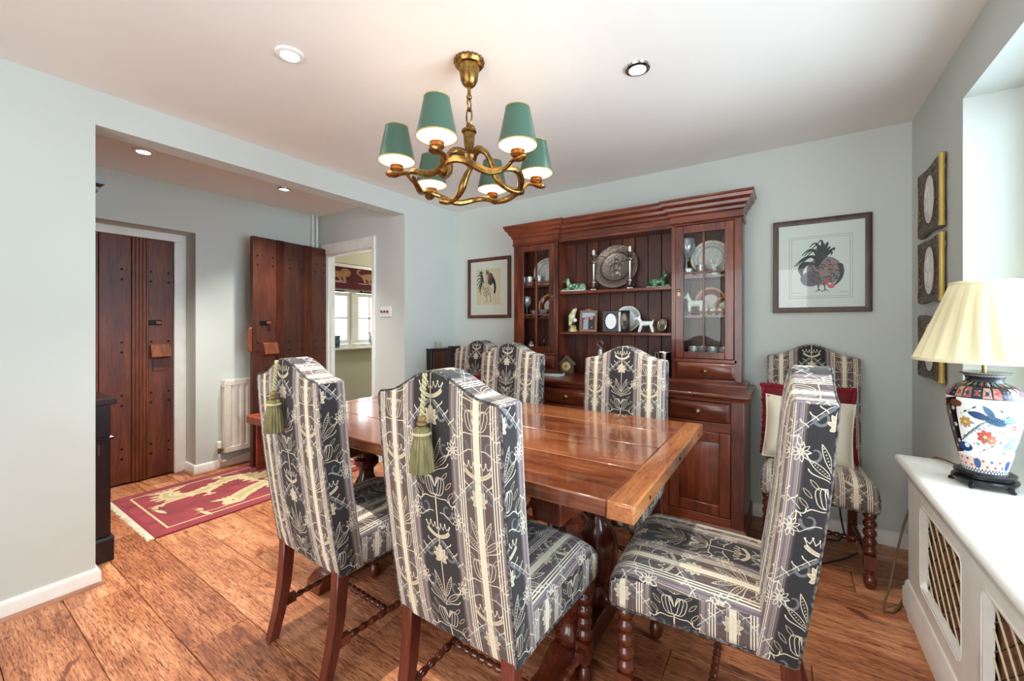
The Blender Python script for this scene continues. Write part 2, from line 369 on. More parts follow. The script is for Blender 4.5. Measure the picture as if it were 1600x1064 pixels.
PW, PH = .29, .375
def damask():
    C = Canvas(PW, PH, 1700, '5A4C4A', True); cx = PW/2
    CR, CR2, GR, BLK = 'D9D1BA', 'B8A98C', '66686A', '242122'
    def band(x0, x1, col):
        for sg in ((1,) if abs(x0+x1) < 1e-9 else (1, -1)):
            a, b = sorted((cx+sg*x0, cx+sg*x1)); C.a[:, max(0, int(round(a*C.k))):min(C.W, int(round(b*C.k)))] = rgb(col)
    band(.105, .145, '5A4A48')
    band(0, .060, BLK); 
    for i in range(6): band(.060+i*.0045, .0655+i*.0045, ['3A3233', '64585A', '584B4C', '84777A', '6C5F62', '7C6F72'][i])
    for x in (.0875, .0945, .1015): band(x, x+.0034, CR)
    band(.0705, .0718, CR2)
    band(.1305, .1325, CR2); band(.1355, .145, CR)
    base = C.a.copy()
    # weave streaks
    C.a *= (1+.05*rng.standard_normal((1, C.W, 1))); C.a *= (1+.04*rng.standard_normal((C.H, C.W, 1)))
    def mir(f, ox, oy):
        for sg in (1, -1):
            f(lambda pts: [(ox+sg*p[0], oy+p[1]) for p in pts], sg)
    def motif(ox, oy, bgs):
        def half(T, sg):
            S = lambda pts, w0, w1=None, col=CR: C.stroke(T(pts), w0*(.62 if col == CR else 1), (w0 if w1 is None else w1)*(.62 if col == CR else 1), col)
            # grey background scrolls
            for a in ((.012, .045), (.016, -.075), (.02, .135)):
                t = np.linspace(0, 1.6*PI, 14); S([(a[0]+.022+.018*math.cos(q)*(1-q/9), a[1]+.022*math.sin(q)*(1-q/9)) for q in t], .0042, .002, GR)
            # crown
            S(bez((0, .004), (.012, .004), (.026, -.002), (.036, -.012)), .0045, None, CR2)
            S(bez((0, .007), (.012, .007), (.026, .001), (.037, -.009)), .0012)
            S(bez((0, -.001), (.012, -.001), (.024, -.007), (.034, -.017)), .0012)
            S([(.034, -.015), (.041, -.030), (.030, -.021), (.025, -.034), (.018, -.019), (.010, -.031), (.006, -.017), (0, -.024)], .0016)
            for p in ((.041, -.032), (.025, -.036), (.010, -.033)): C.ell(T([p])[0], .0026, .0026, CR)
            # long arm down and out, with leaf tips
            S(bez((.004, .012), (.025, .03), (.05, .055), (.078, .090)), .0017, .0012)
            S(bez((.012, .012), (.034, .028), (.060, .058), (.086, .086)), .0017, .0012)
            S(bez((.006, .014), (.028, .034), (.05, .055), (.078, .088)), .0045, .001, GR)
            for k in (.25, .5, .75):
                S(bez((.004+.074*k, .012+.078*k), (.010+.074*k, .000+.078*k), (.020+.074*k, .004+.078*k), (.022+.074*k, -.006+.078*k), 6), .0016, .0024)
            S(bez((.078, .09), (.09, .10), (.10, .095), (.098, .082)), .0018, .0026)
            S(bez((.078, .09), (.084, .11), (.075, .12), (.068, .114)), .0018, .0026)
            # palm sprays rising beside the stem
            C.leaf(T([(.004, .175)])[0], T([(.030, .108)])[0], .006, None, CR, .0009)
            C.leaf(T([(.004, .190)])[0], T([(.052, .150)])[0], .007, None, CR, .0009)
            for k in np.linspace(.2, .85, 7):
                C.ell(T([(.004+.026*k, .175-.067*k)])[0], .0018, .0018, CR2); C.ell(T([(.004+.048*k, .19-.04*k)])[0], .0018, .0018, CR2)
            S(bez((.002, .200), (.02, .185), (.045, .19), (.052, .172)), .0016, .0022); S(bez((.052, .15), (.06, .142), (.058, .132), (.052, .134), 6), .0018, .0026)
            # acanthus flower
            for q, (dx, dy) in enumerate(((.004, -.034), (.017, -.026), (.024, -.008), (.018, .012))):
                C.leaf(T([(0, .062)])[0], T([(dx, .062+dy)])[0], .006, CR2, CR, .0009)
            # side blossom
            bx, by = .075, -.055
            for q in np.linspace(0, 2*PI, 10)[:-1]:
                C.leaf(T([(bx, by)])[0], T([(bx+.021*math.cos(q), by+.025*math.sin(q))])[0], .0042, None, CR, .0009)
            C.ell(T([(bx, by)])[0], .004, .004, CR2)
            S(bez((bx-.02, by+.01), (.045, -.05), (.03, -.07), (.012, -.065)), .0014, .002)
            S(bez((bx, by-.024), (.075, -.095), (.06, -.10), (.055, -.085)), .0014, .002)
            # palmette cage of loops
            for a, b in ((.010, .030), (.020, .034), (.030, .030)):
                S(bez((.002, -.135), (a*.6, -.175), (a+.012, -.165), (a, -.132)), .0015); S(bez((a, -.132), (a-.004, -.112), (a*.4, -.108), (.002, -.114)), .0015)
            S(bez((.004, -.105), (.025, -.10), (.035, -.112), (.044, -.100)), .0016, .0024)
            for p in ((.05, -.145), (.055, -.12), (.038, -.168)): C.leaf(T([(p[0]-.012, p[1]+.012)])[0], T([(p[0]+.008, p[1]-.010)])[0], .004, None, CR2, .0008)
        mir(half, ox, oy)
        C.stroke([(ox, oy-.11), (ox, oy+.2)], .0022, .0014, 'CFC0A8')
    motif(cx, .12, 1); motif(0, .12+PH/2, 0)
    # the bright stripes run on through the figures
    msk = (base[..., 0:1] > .70); C.a = np.where(msk, .15*C.a+.85*base, C.a)
    C.a *= (1+.04*rng.standard_normal((1, C.W, 1))); C.a *= (1+.03*rng.standard_normal((C.H, C.W, 1)))
    return C.a
fabric = pic('damask_fabric', damask(), .85, bump=.15, sheen=.15)

def rug_art():
    w, h = .87, 1.56; C = Canvas(w, h, 480, '8C2C36'); CR, G2, PK = 'CDBC90', 'A29668', 'A8564E'
    n = C.a.shape[:2]
    blot = np.kron(rng.standard_normal((h_ := n[0]//24+1, w_ := n[1]//24+1)), np.ones((24, 24)))[:n[0], :n[1]]
    for _ in range(3): blot = (blot+np.roll(blot, 9, 0)+np.roll(blot, 9, 1)+np.roll(blot, -9, 0))/4
    C.a *= (1+.12*blot[..., None])
    for m, ww, c in ((.0, .022, '8A2230'), (.085, .006, CR)):
        P = [(m, m), (w-m, m), (w-m, h-m), (m, h-m), (m, m)]; C.stroke(P, ww, ww, c)
    def dragon(f):
        T = lambda pts: [f(*p) for p in pts]
        body = np.vstack([bez((.10, .20), (.30, .10), (.46, .26), (.30, .42), 18), bez((.30, .42), (.16, .56), (.22, .70), (.36, .66), 16), bez((.36, .66), (.50, .62), (.34, .88), (.18, .96), 16)])
        C.stroke(T(body), .034, .062, CR); C.stroke(T(body), .016, .034, G2, .6)
        for i in range(2, len(body)-2, 2):
            d = body[i+1]-body[i-1]; nn = np.array([-d[1], d[0]])/np.hypot(*d); p = body[i]+nn*.055; C.leaf(f(*(body[i]+nn*.025)), f(*(p+nn*.03-d*.4)), .018, CR)
            C.leaf(f(*(body[i]-nn*.015)), f(*(body[i]-nn*.085-d*.3)), .016, CR)
        for (a, b) in (((.30, .42), (.50, .36)), ((.22, .62), (.08, .52)), ((.40, .66), (.56, .72)), ((.36, .28), (.44, .12))):
            C.stroke(T(bez(a, ((a[0]+b[0])/2, a[1]+.05), ((a[0]+b[0])/2, b[1]-.03), b, 8)), .022, .010, CR)
            for q in (-.7, 0, .7):
                dx, dy = b[0]-a[0], b[1]-a[1]; L = math.hypot(dx, dy); ang = math.atan2(dy, dx)+q; C.leaf(f(*b), f(b[0]+.06*math.cos(ang), b[1]+.06*math.sin(ang)), .010, CR)
        hx, hy = .20, .98
        C.ell(f(hx, hy), .055, .045, CR); C.ell(f(hx-.05, hy+.03), .04, .026, CR, 1, .5)
        for q in range(5): C.leaf(f(hx+.03, hy), f(hx+.14, hy-.05+.035*q), .012, CR)
        C.ell(f(hx-.01, hy-.01), .008, .008, '5A2A20')
        for q in range(6): C.leaf(f(.12, .20), f(.02-.0*q, .10+.045*q), .012, CR)
        C.stroke(T(bez((hx-.08, hy+.03), (.05, 1.1), (.16, 1.14), (.12, 1.2), 10)), .006, .002, CR)
    dragon(lambda x, y: (x*.66+.08, y*1.06+.06)); dragon(lambda x, y: (w-.07-x*.66, h-.05-y*1.06))
    for c in ((.2, 1.32), (.66, .28), (.46, .80), (.4, .12), (.5, 1.44)):
        for q in range(3): C.ell((c[0]+.03*q-.03, c[1]+.012*(q % 2)), .026, .017, CR if q % 2 else PK)
        C.leaf((c[0]+.02, c[1]), (c[0]+.15, c[1]+.03), .014, CR)
    C.a *= (1+.05*rng.standard_normal((C.H, C.W, 1))); return C.a
rug_m = pic('rug_wool', rug_art(), .95, bump=.4, sheen=.2)

def rooster_left():
    C = Canvas(.46, .53, 1100, 'E9E6DC'); C.poly([(.075, .075), (.375, .075), (.375, .43), (.075, .43)], 'E3D6B4')
    B = '15181E'
    for i, (ex, ey) in enumerate(((.085, .15), (.08, .19), (.085, .23), (.095, .27), (.11, .30), (.13, .33), (.12, .125), (.16, .12))):
        C.stroke(bez((.17, .27), (.16, .2-.01*i), (.13-.004*i, ey-.06), (ex, ey), 12), .013, .003, B)
    C.poly(list(bez((.15, .2), (.20, .25), (.24, .22), (.27, .16)))+list(bez((.27, .16), (.31, .22), (.31, .30), (.26, .33)))+list(bez((.26, .33), (.2, .36), (.16, .33), (.15, .2))), 'D9C69A')
    C.poly(list(bez((.22, .22), (.24, .12), (.27, .1), (.28, .15)))+list(bez((.28, .15), (.33, .2), (.33, .3), (.30, .33)))+[(.27, .25)], B)
    C.poly([(.24, .25), (.29, .22), (.30, .29), (.26, .33), (.235, .31)], 'E6DDC4')
    C.leaf((.205, .22), (.225, .09), .014, 'D8B49C', B); C.leaf((.225, .20), (.25, .11), .016, '7A3A34'); C.ell((.245, .155), .016, .026, '8C3A36')
    C.stroke([(.205, .09), (.205, .13), (.222, .10), (.226, .14)], .006, .003, B); C.stroke([(.243, .12), (.27, .14)], .006, .002, B)
    for k in range(14):
        x = .15+.11*((k*37) % 14)/14; y = .25+.09*((k*53) % 14)/14; C.stroke(bez((x, y), (x+.01, y+.004), (x+.018, y+.012), (x+.016, y+.022), 5), .004, .001, B if k % 3 else '8C6A3A')
    C.stroke([(.20, .345), (.21, .375), (.205, .39)], .003, .002, B); C.stroke([(.255, .34), (.25, .37), (.255, .39)], .003, .002, B)
    for x in (.205, .255):
        for d in (-.02, 0, .02): C.stroke([(x, .388), (x+d, .405)], .002, .001, '6A4A34')
    for x in (.085, .335): C.stroke([(x, .42), (x+.008, .417), (x+.016, .421), (x+.026, .418)], .001, .001, '7A6A5A')
    return C.a
def rooster_right():
    C = Canvas(.41, .50, 1100, 'DDE4E2'); B = '141A22'
    for m in (.055, .066): C.stroke([(m, m+.02), (.41-m, m+.02), (.41-m, .50-m), (m, .50-m), (m, m+.02)], .0011, .0011, '9AA09A')
    C.ell((.225, .285), .085, .085, '6E6A6A', .9); C.ell((.235, .265), .06, .05, '9A7A70', .8); C.ell((.16, .33), .05, .045, '4A4A52', .9)
    for i in range(16):
        a = i/15; ex, ey = .10+.14*a, .20-.10*math.sin(PI*a*.9)+.02*(i % 3); C.stroke(bez((.19, .25), (.2+.02*a, .2), (ex+.05, ey-.045), (ex-.02+.05*a, ey+.05*(1-a)), 12), .012, .002, B)
    for i in range(7): C.stroke(bez((.17, .24), (.12, .22), (.10, .24+.012*i), (.10+.006*i, .28+.012*i), 8), .009, .002, B)
    for k in range(34):
        t = 2*PI*((k*0.618) % 1); r = .03+.05*((k*37) % 17)/17; x, y = .215+r*math.cos(t), .295+r*.95*math.sin(t); C.stroke(bez((x, y), (x+.012, y-.006), (x+.02, y+.006), (x+.012, y+.016), 6), .0035, .001, B if k % 4 else '7A5A54')
    C.stroke(bez((.30, .26), (.32, .30), (.30, .36), (.26, .375)), .012, .004, B); C.stroke(bez((.29, .25), (.315, .24), (.32, .28), (.295, .285), 8), .004, .002, B)
    C.ell((.235, .35), .02, .016, 'B84A54'); C.ell((.258, .375), .018, .015, 'D05A68'); C.ell((.252, .362), .007, .006, 'E8E0DC')
    for x in (.195, .225):
        C.stroke([(x, .36), (x+.004, .395)], .0035, .002, B)
        for d in (-.016, 0, .02): C.stroke([(x+.004, .393), (x+.004+d, .41)], .002, .001, B)
    for x in (.075, .30): C.stroke([(x, .413), (x+.012, .409), (x+.02, .414), (x+.034, .41)], .0011, .001, '8A908C')
    return C.a
print_l = pic('print_cockerel_standing', rooster_left(), .35); print_r = pic('print_cockerel_bowed', rooster_right(), .35)

def imari():
    C = Canvas(2.0, 1.0, 560, 'F1F3F2'); NV, RD, GN, GD, OR = '1A2F52', 'B4453A', '5B7F6A', 'B98A4A', 'C87860'
    def flower(c, r, col, n=7):
        for q in range(n):
            t = 2*PI*q/n; C.ell((c[0]+r*.6*math.cos(t), c[1]+r*.6*math.sin(t)), r*.45, r*.32, col, .9, t)
        C.ell(c, r*.22, r*.22, 'E8D08A')
    for k in range(2):
        ox = k*1.0
        C.poly([(ox+.0, .24), (ox+.19, .20), (ox+.19, .80), (ox+.0, .84)], '12141C')
        for q in range(9):
            flower((ox+.03+.12*((q*5) % 3)/2, .27+.06*q), .026, (RD, 'D8D8DC', OR)[q % 3], 5)
        # bird
        bx, by = ox+.52, .42
        C.ell((bx, by), .10, .045, '3E5E80', 1, .35); C.leaf((bx-.05, by-.02), (bx-.22, by-.07), .035, '33507A', NV, .003); C.leaf((bx+.05, by+.01), (bx+.27, by-.05), .03, '6E93A8', NV, .003); C.leaf((bx, by-.02), (bx-.10, by-.16), .03, '45648A')
        C.ell((bx+.08, by-.035), .03, .024, '8AA894')
        for q in range(8): C.stroke([(bx-.07+.02*q, by-.02), (bx-.06+.02*q, by+.03)], .003, .002, NV)
        bx, by = ox+.78, .62
        C.leaf((bx-.16, by+.10), (bx+.08, by-.08), .045, '7890A8', '45648A', .003); C.leaf((bx-.02, by+.02), (bx-.2, by+.12), .014, '8AA0A8')
        # branches and flowers
        for q in range(5):
            a = (ox+.16+.05*q, .72-.05*q); C.stroke(bez(a, (a[0]+.05, a[1]-.1), (a[0]+.1, a[1]-.05), (a[0]+.14, a[1]-.16)), .005, .002, '4A5A50')
        for (x, y, r, c) in ((.27, .46, .06, GD), (.44, .60, .075, RD), (.50, .63, .05, OR), (.72, .34, .04, RD), (.90, .40, .045, OR), (.62, .30, .03, 'D88A90'), (.93, .58, .04, RD), (.70, .48, .035, RD)): flower((ox+x, y), r, c)
        for q in range(40):
            x, y = ox+.20+.77*((q*17) % 40)/40, .27+.50*((q*13) % 40)/40; C.leaf((x, y), (x+.04, y-.03*(1 if q % 2 else -1)), .009, (GN, '3A5A58', '7E94A8')[q % 3]); C.ell((x-.02, y+.015), .008, .007, (RD, '5A78A0', 'D89A90', GD)[q % 4])
        C.ell((ox+.22, .74), .09, .05, '2A4A7A'); C.ell((ox+.90, .72), .09, .06, '3A5F95', .8); C.ell((ox+.25, .72), .03, .025, 'E8EEF0')
        C.ell((ox+.18, .27), .07, .04, '6A4030')
    # shoulder band and foot band
    C.poly([(0, .0), (2, .0), (2, .20), (0, .20)], '23262E')
    for q in range(24):
        x = q/12+.01; C.poly([(x, .085), (x+.062, .085), (x+.07, .19), (x-.006, .19)], ('A8625C', '26303E', 'B89484')[q % 3])
        for j in range(6): C.ell((x+.012+.02*(j % 3), .115+.045*(j//3)), .008, .009, ('D8B8A8', '6A7A90', RD)[(q+j) % 3], .8)
        C.ell((x+.031, .14), .016, .024, '2A3A58' if q % 2 else 'A8463E'); flower((x+.06, .05), .022, (GN, RD, 'D8A8A0')[q % 3], 5); C.leaf((x+.02, .06), (x+.05, .03), .007, GN)
    C.poly([(0, .84), (2, .84), (2, .955), (0, .955)], 'E9C9BC')
    for q in range(40): C.ell((q/20+.02, .87+.06*(q % 2)), .018, .014, RD if q % 3 else '2F4F80', .85)
    for q in range(5): C.ell((q*.4+.15, .90), .045, .055, '34588C')
    for q in range(44): C.stroke([(q/22, .96), (q/22+.022, .995), (q/22+.045, .96)], .005, .005, '2A3342')
    return C.a
imari_m = pic('imari_porcelain', imari(), .15)
def photo_art(kind):
    C = Canvas(.4, .5, 300, {'couple': '5A3038', 'oval': 'B8A88A', 'white': 'EFEFEA', 'sepia': '9A927E'}[kind])
    if kind == 'couple':
        C.poly([(0, 0), (.4, 0), (.4, .1), (0, .16)], '9FB8C8'); C.poly([(.05, .2), (.2, .16), (.2, .5), (.04, .5)], '98A4AC'); C.ell((.15, .17), .05, .06, 'B88A74')
        C.poly([(.2, .22), (.38, .18), (.4, .5), (.2, .5)], '1C1A22'); C.ell((.29, .15), .05, .065, 'C08A78'); C.ell((.31, .44), .014, .014, 'E8D8D8')
    if kind in ('oval', 'sepia'):
        C.ell((.2, .3), .10, .18, '55503E'); C.ell((.2, .17), .06, .075, 'C9B9A0'); C.ell((.1, .45), .12, .08, '7A7058')
    return C.a
ph = {k: pic('photo_'+k, photo_art(k), .3) for k in ('couple', 'oval', 'white', 'sepia')}
def lion_art():
    C = Canvas(1.6, .30, 320, '4E1A20')
    for k in range(3):
        x = .30+.55*k
        T = 'A07850'
        C.ell((x, .15), .16, .065, T); C.ell((x+.17, .11), .075, .085, '9A6A40'); C.ell((x+.19, .12), .045, .05, T); C.ell((x+.22, .14), .022, .018, '8A5A38')
        for d in (-.12, -.05, .08, .14): C.stroke([(x+d, .17), (x+d+.02, .27)], .022, .016, T)
        C.stroke(bez((x-.15, .14), (x-.24, .1), (x-.22, .03), (x-.18, .04)), .012, .016, T)
        C.leaf((x-.1, .285), (x+.2, .275), .006, 'C9B8A0')
    C.a *= (1+.05*rng.standard_normal((C.H, C.W, 1))); return C.a
blind_m = pic('blind_fabric', lion_art(), .9)
def uv_box(x0, x1, z0, z1):
    return lambda co, n: ((co.x-x0)/(x1-x0), (co.z-z0)/(z1-z0))

# ------------------------------------------------------------------ the setting
H = 2.30
XL, YB, XR = -2.667, 3.017, .569
fl = struct(M().box(-4.75, .8, -1.6, 5.1, -.06, -.0125).obj('floor', plain('subfloor', '3A2218', .9)))
pk = M().box(0, 1.2985, 0, .1985, -.0125, 0)
pk_me = None
row = 0; y = -1.6
while y < 3.0:
    x = -4.72 - [0.0, .52, .21, .83, .40, 1.02][row % 6]
    while x < .6:
        if x+1.3 > -4.7:
            if pk_me is None:
                o = pk.obj('plank', plank_m, fl, (x, y, 0), bevel=.0022, seg=1); pk_me = o.data
            else:
                o = link(pk_me, 'plank', None, fl, (x, y, 0), bevel=.0022, seg=1)
        x += 1.3
    y += .2; row += 1
struct(M().box(-4.75, .8, -1.6, 5.1, H, H+.1).obj('ceiling', ceil_m))
JY = 2.368   # far jamb of the wide opening = face of the hall's end wall
struct(M().box(-2.80, XL, -1.5, .508, 0, H).box(-2.80, XL, .508, JY, 2.14, H).box(-2.80, XL, JY, 3.15, 0, H).obj('wall_left', wall_m))
struct(M().box(-2.667, .85, YB, 3.15, 0, H).obj('wall_back', wall_m))
WY0, WY1, WZ0, WZ1 = .35, 2.265, .655, 2.075
struct(M().box(XR, .80, WY1, YB, 0, H).box(XR, .80, -1.5, WY0, 0, H).box(XR, .80, WY0, WY1, WZ1, H).box(.70, .80, WY0, WY1, 0, .615).obj('wall_right', wall_m))
struct(M().box(-4.75, -1.95, -1.6, -1.5, 0, H).box(.35, .8, -1.6, -1.5, 0, H).box(-1.95, .35, -1.6, -1.5, 2.12, H).obj('wall_front', wall_m))
struct(M().box(-4.75, -3.84, JY, 2.47, 0, H).box(-3.06, -2.80, JY, 2.47, 0, H).box(-3.84, -3.06, JY, 2.47, 1.95, H).obj('wall_hall_end', wall_m))
RX = -3.94
struct(M().box(-4.40, RX, 1.325, JY, 0, H).box(-4.40, RX, -1.5, .25, 0, H).box(-4.40, RX, .25, 1.325, 1.945, H).box(-4.40, -4.2, .25, 1.325, 0, 1.945).obj('wall_hall_far', wall_m))
struct(M().box(-4.75, -4.6, 2.47, 5.0, 0, .90).box(-4.75, -4.6, 2.47, 5.0, 1.98, H).box(-4.75, -4.6, 2.47, 2.62, .9, 1.98).box(-4.75, -4.6, 4.25, 5.0, .9, 1.98).obj('wall_kitchen_window', kit_m))
struct(M().box(-4.75, -2.6, 5.0, 5.1, 0, H).box(-2.8, -2.667, 3.15, 5.0, 0, H).obj('wall_kitchen_far', kit_m))

SK = [(0, 0), (.016, 0), (.016, .062), (.010, .074), (0, .078)]
def skirt(name, path, bead=True):
    o = struct(M().sweep(SK, path).obj(name, white_m))
    if bead: M().sweep([(.016, 0), (.031, 0), (.029, .008), (.024, .013), (.016, .015)], path).obj('quadrant_bead', bead_m, o)
skirt('baseboard_left', [(-2.80, .508), (XL, .508), (XL, -1.5)], True)
skirt('baseboard_back', [(XR, YB), (-.17, YB)], False)
skirt('baseboard_back_left', [(-1.90, YB), (XL, YB), (XL, JY), (-2.80, JY)], False)
skirt('baseboard_hall_far', [(RX, JY), (RX, 1.325), (-4.14, 1.325)])
skirt('baseboard_right', [(XR, 2.38), (XR, YB)], False)
# the wide opening's far jamb runs on into the hall's end wall, with the kitchen doorway in it
d2 = struct(bpy.data.objects.new('door_2', None)); COL.objects.link(d2)
fm = M().box(-3.865, -3.815, JY-.018, 2.47, 0, 1.905).box(-3.08, -3.045, JY-.018, 2.47, 0, 1.905).box(-3.865, -3.045, JY-.018, 2.47, 1.905, 2.005)
fm.obj('door_frame', white_m, d2, bevel=.004)
M().box(-3.815, -3.797, JY+.012, JY+.035, 0, 1.885).box(-3.10, -3.08, JY+.012, JY+.04, 0, 1.885).box(-3.815, -3.08, JY+.012, JY+.04, 1.885, 1.905).obj('door_stop', white_m, d2, bevel=.003)
M().bar((-3.102, JY+.01, 1.14), (-3.102, JY+.01, 1.24), .035, .05).obj('latch_keeper', bench_m, d2, bevel=.008)

def plank_door(parent, L, z1, boards, strips, nails, latch_x, T=.042, strip_m=None, board_m=None):
    """local x along the door, front face at local y=0 looking towards -y"""
    for a, b in boards: M().box(a+.001, b-.001, 0, T, .012, z1).obj('board', board_m or door_m, parent, bevel=.003)
    for a, b in strips:
        n = 5; w = b-a; pts = [(a, .002)]
        for k in range(n):
            c0 = a+w*(k+.12)/n; c1 = a+w*(k+.88)/n; pts += [(c0, -.006), (c0+(c1-c0)*.3, -.014), (c0+(c1-c0)*.7, -.014), (c1, -.006)]
        pts += [(b, .002)]
        M().prism(pts+[(b, .01), (a, .01)], 'z', .012, z1-.001).obj('moulded_strip', strip_m or door_l, parent)
    nm = M()
    for x, z in nails: nm.ball((x, -.001, z), .0085, 6, 4, (1, .6, 1))
    nm.obj('nail_studs', iron_m, parent)
    M().box(latch_x-.02, latch_x+.075, -.006, .002, 1.205, 1.245).obj('latch_slot', iron_m, parent, bevel=.004)
    M().box(latch_x+.035, latch_x+.07, -.022, -.004, 1.212, 1.236).obj('latch_bar', door_l, parent, bevel=.004)
    lk = M().prism([(-.028, .945), (-.055, .955), (-.03, 1.05), (0, 1.055), (0, .94)], 'x', latch_x, latch_x+.125); lk.obj('lock_block', door_l, parent, bevel=.005)
    M().box(latch_x+.02, latch_x+.11, -.004, .004, .84, .94).obj('lock_plate', door_m, parent, bevel=.003)

def nail_rows(cols, rows): return [(x, z+dz) for x in cols for z in rows for dz in (0, .075)]
d1 = struct(bpy.data.objects.new('door_1', None)); COL.objects.link(d1); d1.location = (-4.14, .30, 0); d1.rotation_euler = (0, 0, PI/2)
# local x -> world y (from .30)
plank_door(d1, .94, 1.88, [(.0, .18), (.18, .505), (.505, .69), (.69, .942)], [(.44, .50), (.155, .20), (.68, .785)][1:], nail_rows((.05, .225, .42, .63, .80, .91), (.20, .60, 1.00, 1.55)), .79)
M().box(-4.19, -4.125, 1.243, 1.324, 0, 1.882).box(-4.19, -4.125, .251, 1.324, 1.882, 1.944).obj('door_frame', white_m, None, bevel=.004).name = 'trim_front_door'
struct(bpy.data.objects['trim_front_door'])
# open plank door, swung back along the hall's far wall
od = thing('plank_door', 'dark oak plank door standing open in the hall, beside the radiator', 'door', (-3.706, 1.646, 0), math.atan2(.715, -.087))
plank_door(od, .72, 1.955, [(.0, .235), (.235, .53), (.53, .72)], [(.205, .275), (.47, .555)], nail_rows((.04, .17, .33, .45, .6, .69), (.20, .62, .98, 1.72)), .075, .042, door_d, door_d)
M().prism([(-.03, .99), (.0, .97), (.0, 1.19), (-.022, 1.175), (-.034, 1.10)], 'y', .005, .035).obj('edge_handle', door_l, od, bevel=.006)
for z in (.35, 1.6): M().box(.60, .722, .040, .046, z, z+.05).obj('hinge', iron_m, od)

# kitchen window seen through the doorway
def casement(parent, y0, y1, z0, z1, x, d=.05):
    f = M().box(x, x+d, y0, y0+.045, z0, z1).box(x, x+d, y1-.045, y1, z0, z1).box(x, x+d, y0+.045, y1-.045, z0, z0+.05).box(x, x+d, y0+.045, y1-.045, z1-.045, z1)
    f.obj('sash', white_m, parent, bevel=.004)
    ym, a, b = (y0+y1)/2, z0+.05, z1-.045
    M().box(x+.012, x+d-.012, ym-.010, ym+.010, a, b).box(x+.012, x+d-.012, y0+.045, y1-.045, (a+b)/2-.010, (a+b)/2+.010).obj('glazing_bar', white_m, parent)
    for ya, yb in ((y0+.045, ym-.01), (ym+.01, y1-.045)):
        for za, zb in ((a, (a+b)/2-.01), ((a+b)/2+.01, b)): M().box(x+.022, x+.026, ya, yb, za, zb).obj('pane', pane_gl, parent)
w1 = struct(bpy.data.objects.new('window_1', None)); COL.objects.link(w1)
KX = -4.70
M().box(KX-.02, KX+.07, 2.62, 2.68, .92, 1.98).box(KX-.02, KX+.07, 4.19, 4.25, .92, 1.98).box(KX-.02, KX+.07, 3.23, 3.30, .92, 1.98).box(KX-.02, KX+.07, 2.68, 3.23, .92, .96).box(KX-.02, KX+.07, 3.30, 4.19, .92, .96).box(KX-.02, KX+.07, 2.68, 3.23, 1.93, 1.98).box(KX-.02, KX+.07, 3.30, 4.19, 1.93, 1.98).box(KX-.02, KX+.07, 2.68, 3.23, 1.62, 1.675).box(KX-.02, KX+.07, 3.30, 4.19, 1.62, 1.675).obj('window_frame', white_m, w1, bevel=.004)
for a, b in ((2.685, 3.225), (3.305, 3.74), (3.75, 4.185)): casement(w1, a, b, .965, 1.615, KX); casement(w1, a, b, 1.68, 1.925, KX)
for a in (2.90, 3.36):
    M().tube([(KX+.075, a, 1.63), (KX+.085, a+.10, 1.632), (KX+.085, a+.22, 1.628)], .007, 6).ball((KX+.085, a, 1.64), .014, 8, 5).obj('casement_stay', iron_m, w1)
M().box(-4.62, -4.47, 2.58, 4.30, .90, .925).obj('window_sill', white_m, w1, bevel=.006)
rb = thing('roman_blind', 'dark red roman blind with tan lions above the kitchen window', 'blind', (-4.58, 2.62, 0))
M().box(0, .03, 0, 1.62, 1.925, 1.955).obj('headrail', cream_m, rb)
M().prism([(.006, 1.925), (.018, 1.925), (.020, 1.80), (.028, 1.735), (.016, 1.735), (.006, 1.80)], 'y', 0, 1.62).obj('printed_panel', blind_m, rb, uvf=lambda c, n: (c.y/1.62, (c.z-1.735)/.19))
bm_ = plain('blind_plain_cloth', '5A1C22', .9)
for k in range(3):
    z = 1.735-.020*k; M().prism([(.008, z), (.034+.006*k, z-.004), (.040+.006*k, z-.032), (.026, z-.042), (.010, z-.03)], 'y', 0, 1.62).obj('fold', bm_, rb)

# right-hand window and its deep reveal (behind the lamp)
w2 = struct(bpy.data.objects.new('window_2', None)); COL.objects.link(w2)
M().box(.735, .79, WY0, WY0+.05, WZ0, WZ1).box(.735, .79, WY1-.05, WY1, WZ0, WZ1).box(.735, .79, WY0+.05, 1.28, WZ1-.05, WZ1).box(.735, .79, 1.34, WY1-.05, WZ1-.05, WZ1).box(.735, .79, WY0+.05, 1.28, WZ0, WZ0+.05).box(.735, .79, 1.34, WY1-.05, WZ0, WZ0+.05).box(.735, .79, 1.28, 1.34, WZ0, WZ1).obj('window_frame', white_m, w2, bevel=.004)
for a, b in ((WY0+.05, 1.28), (1.34, WY1-.05)): casement(w2, a, b, WZ0+.05, WZ1-.05, .738, .045)
w3 = struct(bpy.data.objects.new('added_rear_opening', None)); COL.objects.link(w3)  # unseen glazed opening behind the camera, added to let light in
M().box(-1.95, -1.88, -1.6, -1.52, 0, 2.12).box(.28, .35, -1.6, -1.52, 0, 2.12).box(-.84, -.76, -1.6, -1.52, 0, 2.12).box(-1.88, -.84, -1.6, -1.52, 2.05, 2.12).box(-.76, .28, -1.6, -1.52, 2.05, 2.12).box(-1.88, -.84, -1.6, -1.52, 0, .14).box(-.76, .28, -1.6, -1.52, 0, .14).obj('window_frame', white_m, w3, bevel=.004)
for a, b in ((-1.88, -.84), (-.76, .28)): M().box(a, b, -1.565, -1.56, .14, 2.05).obj('pane', pane_gl, w3)

